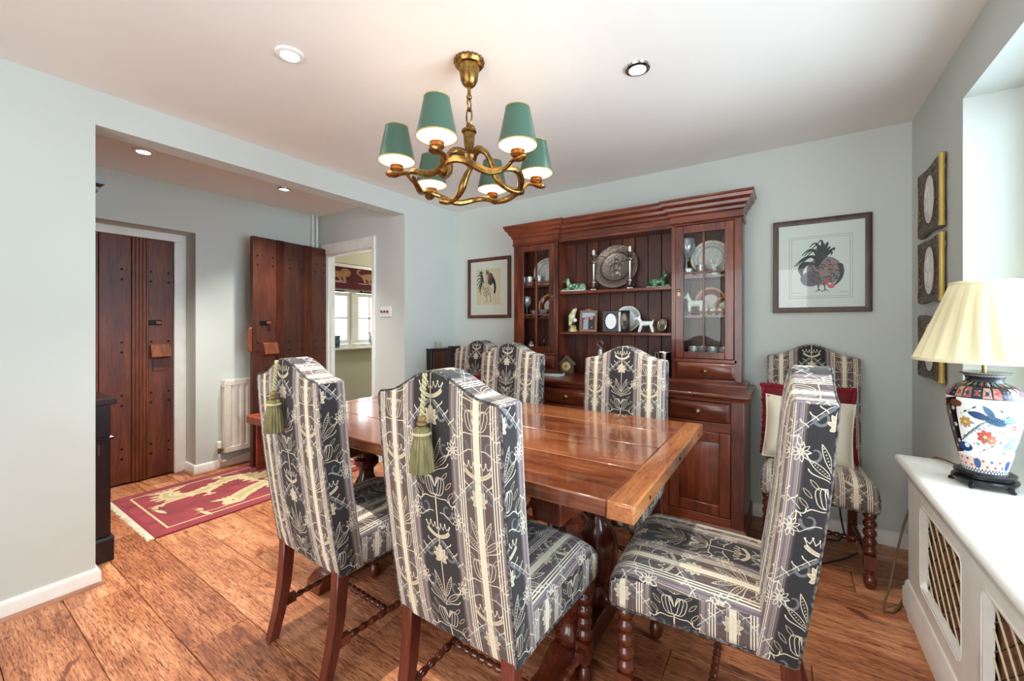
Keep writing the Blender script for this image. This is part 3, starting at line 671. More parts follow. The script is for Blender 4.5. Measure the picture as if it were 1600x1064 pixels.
# ------------------------------------------------------------------ ceiling lamps
lamp_e = emit('lamp_glow', (1, .97, .9), 14)
def downlight(x, y, label, on, watts):
    t = thing('downlight', label, 'downlight', (x, y, H), 0, 'recessed ceiling downlights')
    M().lathe([(.033, -.002), (.035, -.010), (.050, -.007), (.053, 0), (.033, 0)], 28, cap=False).obj('ring', white_m if on else chrome_m, t)
    M().lathe([(.0001, -.004), (.033, -.004)], 24, cap=False).obj('lens', lamp_e, t)
    l = bpy.data.lights.new('downlight_bulb', 'SPOT'); l.energy = watts; l.spot_size = math.radians(96); l.spot_blend = 1; l.shadow_soft_size = .022; l.color = (1, .95, .86)
    o = bpy.data.objects.new('downlight_bulb', l); COL.objects.link(o); o.parent = t; o.location = (0, 0, -.014)
downlight(-1.66, .875, 'lit white recessed downlight in the dining room ceiling, left of the chandelier', True, 125)
downlight(-.52, 1.742, 'chrome-ringed recessed downlight in the ceiling, right of the chandelier', False, 62)
downlight(-3.35, .853, 'lit recessed downlight in the hall ceiling by the front door', True, 120)
downlight(-3.345, 1.718, 'small recessed downlight in the hall ceiling above the radiator and bench', False, 95)

# chandelier: six snake heads on a twisting ring, three arms, green shades
ch = thing('chandelier', 'gilt snake-armed chandelier with six green shades hanging over the table', 'chandelier', (-1.085, 1.308, 0), math.radians(-73))
cz = H
M().lathe([(.0001, cz), (.060, cz), (.062, cz-.012), (.055, cz-.024), (.044, cz-.026), (.040, cz-.05), (.034, cz-.085), (.026, cz-.10), (.012, cz-.112), (.0001, cz-.115)], 40, rip=lambda t, k: 1+(.045*math.cos(20*t) if .1 < k < .30 else 0), cap=False).obj('ceiling_rose', brass_m, ch)
rod = M().tube([(0, 0, cz-.11), (0, 0, 2.145)], .007, 10); rod.ball((0, 0, 2.15), .012, 10, 6); rod.obj('rod', brass_m, ch)
lk = M().tube([(.018*math.cos(a), 0, 2.118+.026*math.sin(a)) for a in np.linspace(0, 2*PI, 13)[:-1]], .004, 6, True); lk.obj('chain_link', brass_m, ch)
lk = M().tube([(0, .012*math.cos(a), 2.07+.034*math.sin(a)) for a in np.linspace(0, 2*PI, 13)[:-1]], .004, 6, True); lk.obj('chain_link', brass_m, ch)
hub = M().lathe([(.0001, 2.035), (.012, 2.03), (.016, 2.018), (.030, 2.012), (.031, 2.004), (.024, 1.998), (.021, 1.96), (.016, 1.925), (.026, 1.915), (.034, 1.905), (.030, 1.89), (.020, 1.88), (.012, 1.865), (.0001, 1.855)], 32, rip=lambda t, k: 1+(.06*math.cos(12*t) if .35 < k < .6 else 0), cap=False)
for a in range(3): hub.tube([(.028*math.cos(a*2.094), .028*math.sin(a*2.094), 2.012), (.02*math.cos(a*2.094), .02*math.sin(a*2.094), 2.03), (0, 0, 2.04)], .0035, 6)
hub.obj('hub', brass_m, ch)
def pol(r, a, z): return (r*math.cos(a), r*math.sin(a), z)
shade_out = N('green_card_shade'); shade_out.p.inputs['Base Color'].default_value = (*lin('4A6A5A'), 1); shade_out.set(Roughness=.35)
tcs = shade_out.n('ShaderNodeTexCoord'); nzs = shade_out.n('ShaderNodeTexNoise', i_Scale=120.0); shade_out.l(tcs.outputs['Object'], nzs.inputs[0]); bs = shade_out.n('ShaderNodeBump', i_Strength=.1, i_Distance=.001); shade_out.l(nzs.outputs['Fac'], bs.inputs['Height']); shade_out.l(bs.outputs[0], shade_out.p.inputs['Normal'])
shade_out.set(Metallic=.35); shade_out = shade_out.m
shade_in = plain('shade_lining', 'FFF6E4', .6); trim_m = plain('gilt_braid', 'C8B070', .4, .6)
copper_m = plain('rosy_brass_cup', 'C98A58', .28, 1); bulb_m = emit('bulb_glow', (1, .85, .62), 4.5)
for k in range(6):
    a = k*PI/3; b = a+PI/3
    # ring segment: a snake's body weaving from one node to the next
    n = 15; pts = []
    for i in range(n):
        t = i/(n-1); pts.append(pol(.222+.012*math.sin(2*PI*t), a+(b-a)*t, 1.785+.014*math.sin(2*PI*t+.5)))
    M().tube(pts, [.0105+.0035*math.sin(PI*i/(n-1)) for i in range(n)], 8).obj('ring_segment', brass_m, ch)
    head = M().tube([pol(.215, a-.10, 1.778), pol(.228, a-.02, 1.79), pol(.25, a+.02, 1.812), pol(.272, a, 1.812), pol(.295, a, 1.808), pol(.318, a, 1.806), pol(.330, a, 1.806)], [.007, .012, .011, .012, .020, .018, .006], 10, flat=.62)
    head.obj('snake_head', brass_m, ch)
    M().lathe([(.010, 0), (.020, .004), (.026, .010), (.026, .017), (.022, .019), (.026, .024), (.023, .028), (.012, .028)], 24, c=pol(.288, a, 1.814)).obj('candle_cup', copper_m, ch)
    c = pol(.288, a, 0)
    sh = M().lathe([(.071, 1.858), (.044, 1.992)], 32, c, cap=False).obj('shade', shade_out, ch)
    M().lathe([(.0695, 1.859), (.0425, 1.991)], 32, c, cap=False).obj('lining', shade_in, sh)
    M().lathe([(.0695, 1.857), (.0722, 1.857), (.0718, 1.861), (.0695, 1.861), (.0695, 1.857)], 32, c, cap=False).obj('braid', trim_m, sh)
    M().lathe([(.0425, 1.990), (.0455, 1.990), (.045, 1.994), (.0425, 1.994), (.0425, 1.99)], 32, c, cap=False).obj('braid', trim_m, sh)
    M().lathe([(.009, 1.84), (.009, 1.868), (.016, 1.885), (.021, 1.91), (.016, 1.935), (.0001, 1.95)], 14, c).obj('bulb', bulb_m, ch)
    l = bpy.data.lights.new('chandelier_bulb', 'POINT'); l.energy = .28; l.color = (1, .62, .33); l.shadow_soft_size = .03
    o = bpy.data.objects.new('chandelier_bulb', l); COL.objects.link(o); o.parent = ch; o.location = pol(.288, a, 1.965)
for k in (0, 2, 4):
    a = (k+2)*PI/3+.02
    pts = [pol(.012, a, 1.905), pol(.05, a-.9, 1.92), pol(.085, a-.8, 1.90), pol(.10, a-.55, 1.86), pol(.115, a-.4, 1.81), pol(.15, a-.30, 1.775), pol(.19, a-.18, 1.765), pol(.222, a-.05, 1.775)]
    q = []
    for i in range(len(pts)-1):
        p0, p1, p2, p3 = [Vector(pts[max(0, min(len(pts)-1, i+d))]) for d in (-1, 0, 1, 2)]
        for t in (0, .33, .66):
            q.append(.5*((2*p1)+(p2-p0)*t+(2*p0-5*p1+4*p2-p3)*t*t+(3*p1-p0-3*p2+p3)*t**3))
    q.append(Vector(pts[-1])); M().tube(q, [.014+.003*math.sin(i*.7) for i in range(len(q))], 10).obj('arm', brass_m, ch)

# ------------------------------------------------------------------ dining table
tb = thing('dining_table', 'long oak refectory table with breadboard ends in the middle of the room', 'table', (-1.20, 1.475, 0))
TX, TY, TZ0, TZ1 = .90, .495, .727, .77
for k, (a, b) in enumerate(((-.495, -.232), (-.232, .025), (.025, .265), (.265, .495))):
    M().box(-TX+.072, TX-.072, a+.0012, b-.0012, TZ0, TZ1-.0006*(k % 2)).obj('board', tab_x, tb, bevel=.003)
for s in (-1, 1):
    x0, x1 = sorted((s*(TX-.0715), s*TX)); M().box(x0, x1, -TY-.002, TY+.002, TZ0-.002, TZ1+.001).obj('breadboard_end', tab_y, tb, bevel=.005, seg=2)
    M().box(s*(TX-.20)-.03, s*(TX-.20)+.03, -TY+.07, TY-.07, TZ0-.045, TZ0-.001).obj('bearer', oak_y, tb, bevel=.006)
    for yy in (-.36, .02, .38): M().ball((s*(TX+.0005), yy, .748), .006, 8, 4, (.3, 1, 1)).obj('peg', iron_m, tb)
M().box(-.75, .75, -.03, .03, TZ0-.07, TZ0-.002).obj('centre_rail', oak_x, tb, bevel=.005)
bulbp = [(.04, .0), (.055, .01), (.06, .03), (.04, .05), (.036, .075), (.055, .10), (.078, .15), (.085, .21), (.078, .27), (.05, .325), (.036, .35), (.036, .38), (.05, .395), (.06, .41), (.06, .43), (.045, .445), (.045, .47)]
for s in (-1, 1):
    x = s*.57
    ft = M().prism([(-.44, 0), (-.44, .045), (-.40, .075), (-.30, .07), (-.22, .10), (.26, .10), (.34, .07), (.44, .075), (.48, .045), (.48, 0), (.40, 0), (.36, .015), (-.32, .015), (-.36, 0)], 'x', x-.05, x+.05)
    ft.obj('trestle_foot', oak_y, tb, bevel=.006)
    M().box(x-.045, x+.045, -.32, .28, .57, .66).obj('trestle_head', oak_y, tb, bevel=.006)
    for yy in (-.155, .085): M().lathe(bulbp, 28, (x, yy, .10)).obj('bulbous_leg', leg_m, tb)
M().box(-.52, .52, -.065, -.005, .12, .17).obj('stretcher', oak_x, tb, bevel=.006)

# ------------------------------------------------------------------ upholstered dining chairs
def fuv(co, n):
    ax = max(range(3), key=lambda i: abs(n[i])); v = (co.z-1.03)/PH+.68
    if ax == 1: return (co.x/PW+.5, v)
    if ax == 0: q = .288-(co.y+.238); return ((q if co.x > 0 else -q)/PW+.5, v)
    return (co.x/PW+.5, co.y/PH)
def ztop(x):
    q = min(1, abs(x)/.185); return 1.028+.064*(.5+.5*math.cos(PI*q))-.006*max(0, (abs(x)-.185)/.03)
def rake(p): return Vector((p.x, p.y-.085*max(0, p.z-.35)/.72-.012*math.sin(PI*min(1, max(0, (p.z-.35)/.72))), p.z))
def back_pad():
    m = M(); nx, nz = 22, 22
    def P(s, t, f):
        x = s*(.2125+.005*t); z = .35+(ztop(x)-.35)*t; pad = .014*(1-s**6)*(1-(2*t-1)**8)
        return (x, -.143+pad if f else -.238-.010*(1-s**4)*(1-(2*t-1)**6), z)
    for f in (0, 1):
        m.add([P(-1+2*i/nx, j/nz, f) for j in range(nz+1) for i in range(nx+1)], [(j*(nx+1)+i, j*(nx+1)+i+1, (j+1)*(nx+1)+i+1, (j+1)*(nx+1)+i) for j in range(nz) for i in range(nx)])
    K = (nx+1)*(nz+1); idx = lambda i, j: j*(nx+1)+i
    loop = [idx(i, 0) for i in range(nx)]+[idx(nx, j) for j in range(nz)]+[idx(nx-i, nz) for i in range(nx)]+[idx(0, nz-j) for j in range(nz)]
    for q in range(len(loop)):
        a, b = loop[q], loop[(q+1) % len(loop)]; m.f.append([a, b, K+b, K+a]); m.u.append(None)
    return m
def seat_pad():
    m = M(); nx, ny = 20, 18
    def P(s, t, top):
        y = -.20+.44*t; hw = .208+.027*t; x = s*hw
        z = .352 if not top else .462+.030*(1-abs(s)**3.2)*(1-.75*abs(2*t-1)**5)+.012*(1-abs(s)**6)
        if top and t > .86: z -= .03*((t-.86)/.14)**2
        if not top and t > .5: pass
        return (x, y, z)
    for f in (0, 1):
        m.add([P(-1+2*i/nx, j/ny, f) for j in range(ny+1) for i in range(nx+1)], [(j*(nx+1)+i, j*(nx+1)+i+1, (j+1)*(nx+1)+i+1, (j+1)*(nx+1)+i) for j in range(ny) for i in range(nx)])
    K = (nx+1)*(ny+1); idx = lambda i, j: j*(nx+1)+i
    loop = [idx(i, 0) for i in range(nx)]+[idx(nx, j) for j in range(ny)]+[idx(nx-i, ny) for i in range(nx)]+[idx(0, ny-j) for j in range(ny)]
    for q in range(len(loop)):
        a, b = loop[q], loop[(q+1) % len(loop)]; m.f.append([a, b, K+b, K+a]); m.u.append(None)
    return m
def bob(n, r0, r1, L):
    out = []
    for k in range(n):
        for t in (0.04, .2, .35, .5, .65, .8, .96): out.append((r0+(r1-r0)*math.sin(PI*t)**.7, L*(k+t)/n))
    return out
def bob_between(m, p, q, n, r0=.007, r1=.0125):
    p, q = Vector(p), Vector(q); L = (q-p).length; a = m.mark(); m.lathe(bob(n, r0, r1, L), 12)
    m.xf(Matrix.Translation(p) @ (q-p).to_track_quat('Z', 'Y').to_matrix().to_4x4(), a)
def make_chair(label):
    t = thing('dining_chair', label, 'chair', (0, 0, 0), 0, 'damask upholstered dining chairs')
    me = back_pad().mesh('backrest', fuv, ang=60)
    for v in me.vertices: v.co = rake(v.co)
    bk = link(me, 'backrest', fabric, t, bevel=.009, seg=3)
    pts = [rake(Vector((-(.2095+.005*(z-.35)/.68), -.2355, z))) for z in np.linspace(.358, 1.010, 14)]+[rake(Vector((x, -.2355, ztop(x)-.0035))) for x in np.linspace(-.207, .207, 27)]+[rake(Vector(((.2095+.005*(z-.35)/.68), -.2355, z))) for z in np.linspace(1.010, .358, 14)]
    M().tube(pts, .0036, 6).obj('piping', pipe_m, bk)
    st = seat_pad().obj('seat', fabric, t, bevel=.022, seg=3, uvf=fuv, ang=60)
    e = [(-.205, -.19, .357), (-.228, .215, .357), (-.222, .232, .357), (-.21, .238, .357), (.21, .238, .357), (.222, .232, .357), (.228, .215, .357), (.205, -.19, .357)]
    M().tube(e, .0036, 6).obj('piping', pipe_m, st)
    for s in (-1, 1):
        x = s*.182
        m = M(); q = [(.37, -.221, .021, .022), (.28, -.226, .0205, .0215), (.20, -.234, .020, .021), (.10, -.252, .019, .0195), (0, -.278, .018, .018)]
        m.add([(x+a*w_, yy+b*h_, z) for z, yy, w_, h_ in q for a, b in ((-1, -1), (1, -1), (1, 1), (-1, 1))], [(4*i+k, 4*i+(k+1) % 4, 4*i+4+(k+1) % 4, 4*i+4+k) for i in range(4) for k in range(4)]+[(3, 2, 1, 0), (16, 17, 18, 19)])
        m.obj('rear_leg', leg_sq, t, bevel=.003, seg=1)
        m = M(); x = s*.198; m.lathe([(r, z+.150) for r, z in bob(5, .0155, .0265, .205)], 16, (x, .195, 0)); m.box(x-.023, x+.023, .172, .218, .09, .152)
        m.lathe([(.014, 0), (.022, .008), (.026, .03), (.022, .05), (.013, .062), (.018, .075), (.016, .09)], 16, (x, .195, 0)); m.obj('front_leg', leg_m, t)
        m = M().bar((x, .175, .12), (x, .145, .12), .026, .03); m.bar((s*.184, -.245, .12), (s*.185, -.19, .12), .026, .03); bob_between(m, (x, .147, .12), (s*.185, -.19, .12), 9); m.obj('side_stretcher', leg_m, t)
    m = M(); bob_between(m, (-.18, -.03, .12), (.18, -.03, .12), 11); m.obj('cross_stretcher', leg_m, t)
    return t
pipe_m = two_tone('dark_piping', '26242A', '6A645E', 90, .8); leg_sq = wood('square_leg_wood', '2E120B', '562418', '74382A', 'z', .32, 1.3, True, .06)
tassel_m = None
def add_tassel(t):
    skirt_m = wood('tassel_silk', '3C371C', '625932', '8C8054', 'z', .6, 2.2, False, .3); knob_m = plain('tassel_bead_wood', '7E6238', .4); cord_m = plain('tassel_cord_silk', 'B0A47C', .7)
    top = rake(Vector((0, -.245, 1.085))); y0 = top.y-.010; zb = .965
    s = M().lathe([(.008, .0), (.018, -.006), (.022, -.016), (.019, -.026), (.022, -.032), (.027, -.06), (.031, -.112), (.028, -.114)], 40, (.0, y0-.014, zb-.010), rip=lambda a, k: 1+.05*math.cos(20*a)+.03*math.sin(7*a)).obj('tassel', skirt_m, t)
    M().ball((0, y0-.014, zb+.008), .0115, 12, 8).lathe([(.006, -.012), (.013, -.008), (.013, -.003), (.006, .0)], 16, (0, y0-.014, zb+.002)).obj('tassel_bead', knob_m, s)
    m = M()
    for ph_ in (0, PI):
        m.tube([(.0035*math.cos(ph_+k*.9), y0-.004-.010*k/30+.0035*math.sin(ph_+k*.9), 1.085-(1.085-zb-.015)*k/30) for k in range(31)], .0036, 6)
    m.obj('tassel_cord', cord_m, s)
    m = M().tube([(.021*math.cos(k), y0-.014+.021*math.sin(k), zb-.028) for k in np.linspace(0, 2*PI, 20)[:-1]], .004, 6, True); m.obj('tassel_collar', cord_m, s)

chair0 = make_chair('striped damask chair seen from behind, front and centre, gold tassel on its back')
def chair(label, x, y, rz):
    c = copy_tree(chair0); c['label'] = label; c.location = (x, y, 0); c.rotation_euler = (0, 0, rz); return c
ca = chair('striped damask chair with a tassel on its back, nearest the rug in the hall', -1.450, 1.07, math.radians(-1.5))
chair('striped damask chair drawn up sideways at the right end of the table', -.215, 1.438, PI/2+math.radians(1.5))
chair('striped damask chair facing us across the table, before the left glazed cupboard', -1.462, 1.925, PI)
chair('striped damask chair facing us across the table, before the middle shelves', -.722, 1.925, PI)
cf = chair('striped damask chair in the corner beside the dresser, holding the cream cushion', .128, 2.675, PI)
cg = chair('mostly hidden striped damask chair behind the table beside the small dark cabinet', -1.905, 2.165, PI)
chair0.location = (-.758, 1.085, 0)
add_tassel(chair0); add_tassel(ca)

def cushion(name, label, mat, w, h, d, loc, rot, fringe=None, sub=16):
    t = thing(name, label, 'cushion', loc, 0, None, rot); m = M(); n = sub
    for f in (1, -1):
        vs = []
        for j in range(n+1):
            for i in range(n+1):
                s, q = -1+2*i/n, -1+2*j/n; e = ((1-s**4)*(1-q**4))**.55
                px = 1-.06*(1-q*q)**1; pz = 1-.06*(1-s*s)
                vs.append((s*w/2*px, f*d/2*e*(1+.05*math.sin(5*s+2*q)), q*h/2*pz))
        m.add(vs, [(j*(n+1)+i, j*(n+1)+i+1, (j+1)*(n+1)+i+1, (j+1)*(n+1)+i) for j in range(n) for i in range(n)])
    m.obj('cover', mat, t, ang=80)
    edge = [(w/2*s*(1-.06*(1-q*q)), 0, h/2*q*(1-.06*(1-s*s))) for s, q in [(-1+2*k/12, -1) for k in range(12)]+[(1, -1+2*k/12) for k in range(12)]+[(1-2*k/12, 1) for k in range(12)]+[(-1, 1-2*k/12) for k in range(12)]]
    if fringe:
        m = M(); 
        for k in range(len(edge)):
            a, b = Vector(edge[k]), Vector(edge[(k+1) % len(edge)])
            for q in range(4):
                p = a.lerp(b, q/4); m.ball(p+Vector((random.uniform(-.004, .004), random.uniform(-.006, .006), random.uniform(-.004, .004)))+p.normalized()*.004, .011, 6, 4)
        o = m.obj('fringe', fringe, t); o['kind'] = 'stuff'
    else: M().tube(edge, .005, 6, True).obj('seam', mat, t)
    return t
red_m = plain('red_velvet', '6E1420', .9); redf = plain('red_fringe', '8C1626', .95); cream_c = plain('cream_wool', 'DDD6C2', .95)
cushion('cushion', 'dark red fringed cushion against the back of the corner chair, behind the cream one', red_m, .41, .38, .085, (.10, 2.775, .672), (math.radians(-9), 0, 0), redf)
cushion('cushion', 'plain cream cushion on the corner chair, in front of the red one', cream_c, .39, .335, .13, (.100, 2.675, .645), (math.radians(-13), math.radians(3), 0))
cushion('cushion', 'dark red fringed cushion on the hidden chair by the dark cabinet', red_m, .40, .36, .085, (-1.955, 2.265, .662), (math.radians(-9), 0, 0), redf)

# ------------------------------------------------------------------ dresser (base and glazed rack)
dr = thing('dresser', 'tall dark oak dresser with glazed side cupboards and open shelves along the wall', 'dresser', (0, 0, 0))
BX0, BX1, BY = -1.89, -.18, 2.51          # base carcass
RX0, RX1, RY = -1.861, -.213, 2.82        # rack
RB = 3.0
WT = .83
def turned_knob(name, p, parent, mat=pull_m, r=.013):
    M().lathe([(.0001, .026), (r*.6, .025), (r, .019), (r*.9, .013), (r*.45, .009), (r*.5, .004), (r*.95, .002), (r*.95, 0)], 16).obj(name, mat, parent, p, (PI/2, 0, 0))
def raised_panel(m, x0, x1, z0, z1, y, depth=.010, slope=.028):
    """fielded panel standing proud towards -y"""
    a = slope
    m.add([(x0, y, z0), (x1, y, z0), (x1, y, z1), (x0, y, z1), (x0+a, y-depth, z0+a), (x1-a, y-depth, z0+a), (x1-a, y-depth, z1-a), (x0+a, y-depth, z1-a)],
          [(0,1,5,4), (1,2,6,5), (2,3,7,6), (3,0,4,7), (4,5,6,7), (3,2,1,0)])
# base carcass
M().box(BX0, BX1, BY+.02, RB, .10, .80).obj('base_carcass', oak_z, dr)
M().sweep([(0, 0), (.012, 0), (.012, .085), (0, .10)], [(BX1, RB), (BX1, BY), (BX0, BY), (BX0, RB)]).obj('plinth', oak_x, dr)
M().prism([(BX0-.03, BY-.03), (BX1+.03, BY-.03), (BX1+.03, RB), (BX0-.03, RB)], 'z', .806, WT).obj('worktop', oak_x, dr, bevel=.008, seg=3)
M().sweep([(0, .788), (.014, .79), (.020, .805), (0, .807)], [(BX1, RB), (BX1, BY), (BX0, BY), (BX0, RB)]).obj('cavetto_moulding', oak_x, dr)
dx = [(-1.826, -1.50), (-1.40, -1.055), (-1.015, -.67), (-.57, -.244)]
for a, b in ((BX0, -1.826), (-1.50, -1.40), (-1.055, -1.015), (-.67, -.57), (-.244, BX1)):
    M().box(a, b, BY, BY+.025, .10, .79).obj('stile', oak_z, dr, bevel=.003)
for a, b in dx:
    for z0, z1 in ((.10, .145), (.612, .665), (.779, .79)): M().box(a, b, BY+.002, BY+.025, z0, z1).obj('rail', oak_x, dr, bevel=.002)
    d = M().box(a+.003, b-.003, BY+.004, BY+.03, .668, .777); raised_panel(d, a+.003, b-.003, .668, .777, BY+.004, .014, .020)
    o = d.obj('drawer', oak_x, dr, bevel=.002); turned_knob('knob', ((a+b)/2, BY-.009, .722), o)
    d = M(); s = .058
    z0, z1 = .148, .609
    d.box(a+.003, a+s, BY+.003, BY+.026, z0, z1).box(b-s, b-.003, BY+.003, BY+.026, z0, z1).box(a+s, b-s, BY+.003, BY+.026, z0, z0+s).box(a+s, b-s, BY+.003, BY+.026, z1-s, z1)
    o = d.obj('door', oak_z, dr, bevel=.004); p = M(); raised_panel(p, a+s, b-s, z0+s, z1-s, BY+.018, .008, .03); p.obj('panel', oak_z, o)
    xk = b-.03 if a < -1.6 or -1.2 < a < -.9 else a+.03; turned_knob('knob', (xk, BY+.003, .44), o)
# rack: back boards
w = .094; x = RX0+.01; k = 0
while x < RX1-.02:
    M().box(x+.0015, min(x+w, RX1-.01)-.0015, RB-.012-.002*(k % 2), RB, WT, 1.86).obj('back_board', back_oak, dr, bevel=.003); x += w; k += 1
CX0, CX1 = -1.455, -.62     # central opening
for xa, xb in ((RX0, RX0+.018), (RX1-.018, RX1), (CX0-.02, CX0), (CX1, CX1+.02)):
    M().box(xa, xb, RY+.004, RB-.012, WT, 1.86).obj('upright', oak_z, dr, bevel=.002)
M().box(RX0+.018, RX1-.018, RY+.004, RB-.012, 1.845, 1.862).obj('top_board', oak_x, dr)
M().sweep([(0, 1.850), (.006, 1.850), (.006, 1.856), (.012, 1.862), (.006, 1.868), (.006, 1.905), (.016, 1.915), (.018, 1.93), (.034, 1.945), (.038, 1.962), (.056, 1.978), (.060, 1.995), (.066, 2.0), (.066, 2.012), (0, 2.012)],
    [(RX1, RB), (RX1, RY), (CX1, RY), (CX1, RY+.022), (CX0, RY+.022), (CX0, RY), (RX0, RY), (RX0, RB)]).obj('cornice', oak_x, dr, ang=25)
M().box(RX0+.005, RX1-.005, RY+.01, RB-.012, 1.995, 2.008).obj('dust_board', oak_x, dr)
for a, b in ((CX1, RX1), (RX0, CX0)):
    M().sweep([(0, WT+.001), (.028, WT+.001), (.028, .842), (.014, .855), (0, .856)], [(b, RB-.02), (b, RY), (a, RY), (a, RB-.02)]).obj('base_moulding', oak_x, dr)
    sl, sr = (.028, .042) if b == RX1 else (.042, .028)
    M().box(a, a+sl, RY, RY+.02, .856, 1.86).obj('stile', oak_z, dr, bevel=.002); M().box(b-sr, b, RY, RY+.02, .856, 1.86).obj('stile', oak_z, dr, bevel=.002)
    M().box(a+sl, b-sr, RY+.004, RY+.02, 1.847, 1.86).obj('rail', oak_x, dr)
    M().box(a+.028, b-.028, RY, RY+.02, .970, .992).obj('rail', oak_x, dr, bevel=.002); M().box(a+.028, b-.028, RY, RY+.02, .853, .866).obj('rail', oak_x, dr)
    d = M().box(a+.031, b-.031, RY+.002, RY+.03, .868, .968); raised_panel(d, a+.031, b-.031, .868, .968, RY+.002, .014, .022)
    o = d.obj('drawer', oak_x, dr, bevel=.002); turned_knob('knob', ((a+b)/2, RY-.011, .917), o, r=.011)
    # glazed door: two columns of three panes
    x0, x1, z0, z1 = a+.026, b-.044 if b == RX1 else b-.030, .994, 1.846
    if a == RX0: x0, x1 = a+.044, b-.026
    s = .05
    dm = M().box(x0, x0+s, RY-.006, RY+.016, z0, z1).box(x1-s, x1, RY-.006, RY+.016, z0, z1).box(x0+s, x1-s, RY-.006, RY+.016, z0, z0+s-.008).box(x0+s, x1-s, RY-.006, RY+.016, z1-s, z1)
    o = dm.obj('glazed_door', oak_z, dr, bevel=.003)
    xm = (x0+x1)/2; zs = [z0+s-.008, 1.287, 1.542, z1-s]
    M().box(xm-.006, xm+.006, RY-.004, RY+.012, zs[0], zs[3]).box(x0+s, x1-s, RY-.003, RY+.012, zs[1]-.006, zs[1]+.006).box(x0+s, x1-s, RY-.003, RY+.012, zs[2]-.006, zs[2]+.006).obj('glazing_bar', oak_z, o, bevel=.002)
    for q in range(3):
        for xa, xb in ((x0+s, xm-.006), (xm+.006, x1-s)): M().box(xa, xb, RY+.003, RY+.006, zs[q]+.006*(q > 0), zs[q+1]-.006*(q < 2)).obj('pane', cab_gl, o)
    xk = x0+.022 if b == RX1 else x1-.022; turned_knob('knob', (xk, RY-.006, 1.43), o, r=.010)
    M().box(xk-.008, xk+.008, RY-.008, RY-.004, 1.395, 1.425).obj('escutcheon', pull_m, o)
    for z in (1.270, 1.525): M().box(a+.02, b-.02, RY+.03, RB-.014, z-.016, z).obj('cupboard_shelf', oak_x, dr)
    M().box(a+.02, b-.02, RY+.03, RB-.014, .974, .990).obj('cupboard_shelf', oak_x, dr)
for z in (1.155, 1.465): M().box(CX0, CX1, RY+.022, RB-.014, z-.022, z).obj('shelf', oak_x, dr, bevel=.004)
SH1, SH2, CB0, CB1, CB2 = 1.155, 1.465, .990, 1.270, 1.525

# ------------------------------------------------------------------ china and figures
def plate(label, x, y, zbase, r, stops, tilt=14, name='plate', lobes=0, rough=.2, metal=0, group=None, bump=0, cat='plate'):
    t0 = math.radians(90-tilt)
    pr = [(.0001, -.004), (r*.62, -.004), (r*.68, .004), (r*.98, .012), (r, .015), (r*.985, .018), (r*.70, .011), (r*.62, .003), (.0001, .003)]
    o = M().lathe(pr, 56, rip=(lambda t, k: 1+(.022*abs(math.sin(lobes*t/2))*min(1, (1-abs(2*k-1))*3))) if lobes else None, cap=False).obj(name, radial(name+'_glaze', stops, r, rough, metal, bump=bump), None)
    o.location = (x, y, zbase+r*math.cos(math.radians(tilt))); o.rotation_euler = (t0, 0, 0); return tag(o, label, cat, group)
plate('large round pewter charger standing on the upper open shelf between two candlesticks', -1.040, 2.945, SH2+.008, .168, [(0, '8A8078'), (.60, '9C9288'), (.66, '4A443E'), (.72, '7E756C'), (.97, 'A59A8E'), (1, '6A625A')], 13, 'charger', 0, .3, .85, bump=.5)
# relief on the charger: a raised rider group, part of the charger
chg = bpy.data.objects['charger']
m = M()
for (x, y, a, b) in ((0, .045, .014, .02), (.0, .01, .024, .028), (-.03, -.005, .012, .03), (.03, 0, .012, .03), (.01, -.04, .03, .02), (-.02, -.05, .008, .025), (.035, -.05, .008, .025), (.05, .03, .010, .012)): m.ball((x, y, .003), 1, 10, 5, (a, b, .006))
m.obj('embossed_relief', chg.data.materials[0], chg)['kind'] = 'stuff'
st = M(); st.tube([(-.05, 0, .0), (-.05, .02, .06)], .003, 6).tube([(.05, 0, 0), (.05, .02, .06)], .003, 6).tube([(-.05, 0, .004), (.05, 0, .004)], .003, 6)
def candlestick(label, x, y, top):
    t = thing('candlestick', label, 'candlestick', (x, y, SH2), 0, 'silver candlesticks on the upper shelf'); h = top-SH2
    M().lathe([(.040, 0), (.041, .006), (.034, .012), (.020, .020), (.014, .035), (.013, .05), (.026, .054), (.027, .060), (.010, .064), (.008, .085), (.0125, h-.105), (.014, h-.10), (.029, h-.094), (.029, h-.090), (.009, h-.084), (.007, h-.076), (.015, h-.064), (.008, h-.054), (.012, h-.046), (.026, h-.040), (.027, h-.036), (.012, h-.034)], 24, rip=lambda a, k: 1+(.10*math.cos(8*a) if k < .12 else 0)).obj('stick', silver_m, t)
    M().lathe([(.0095, h-.034), (.0095, h), (.004, h+.002), (.001, h+.002)], 14).obj('candle', plain('candle_wax', 'EDEAE2', .5), t)
candlestick('silver candlestick with white candle stub, left of the pewter charger', -1.190, 2.885, 1.765)
candlestick('silver candlestick with white candle stub, overlapping the right of the pewter charger', -.917, 2.885, 1.765)

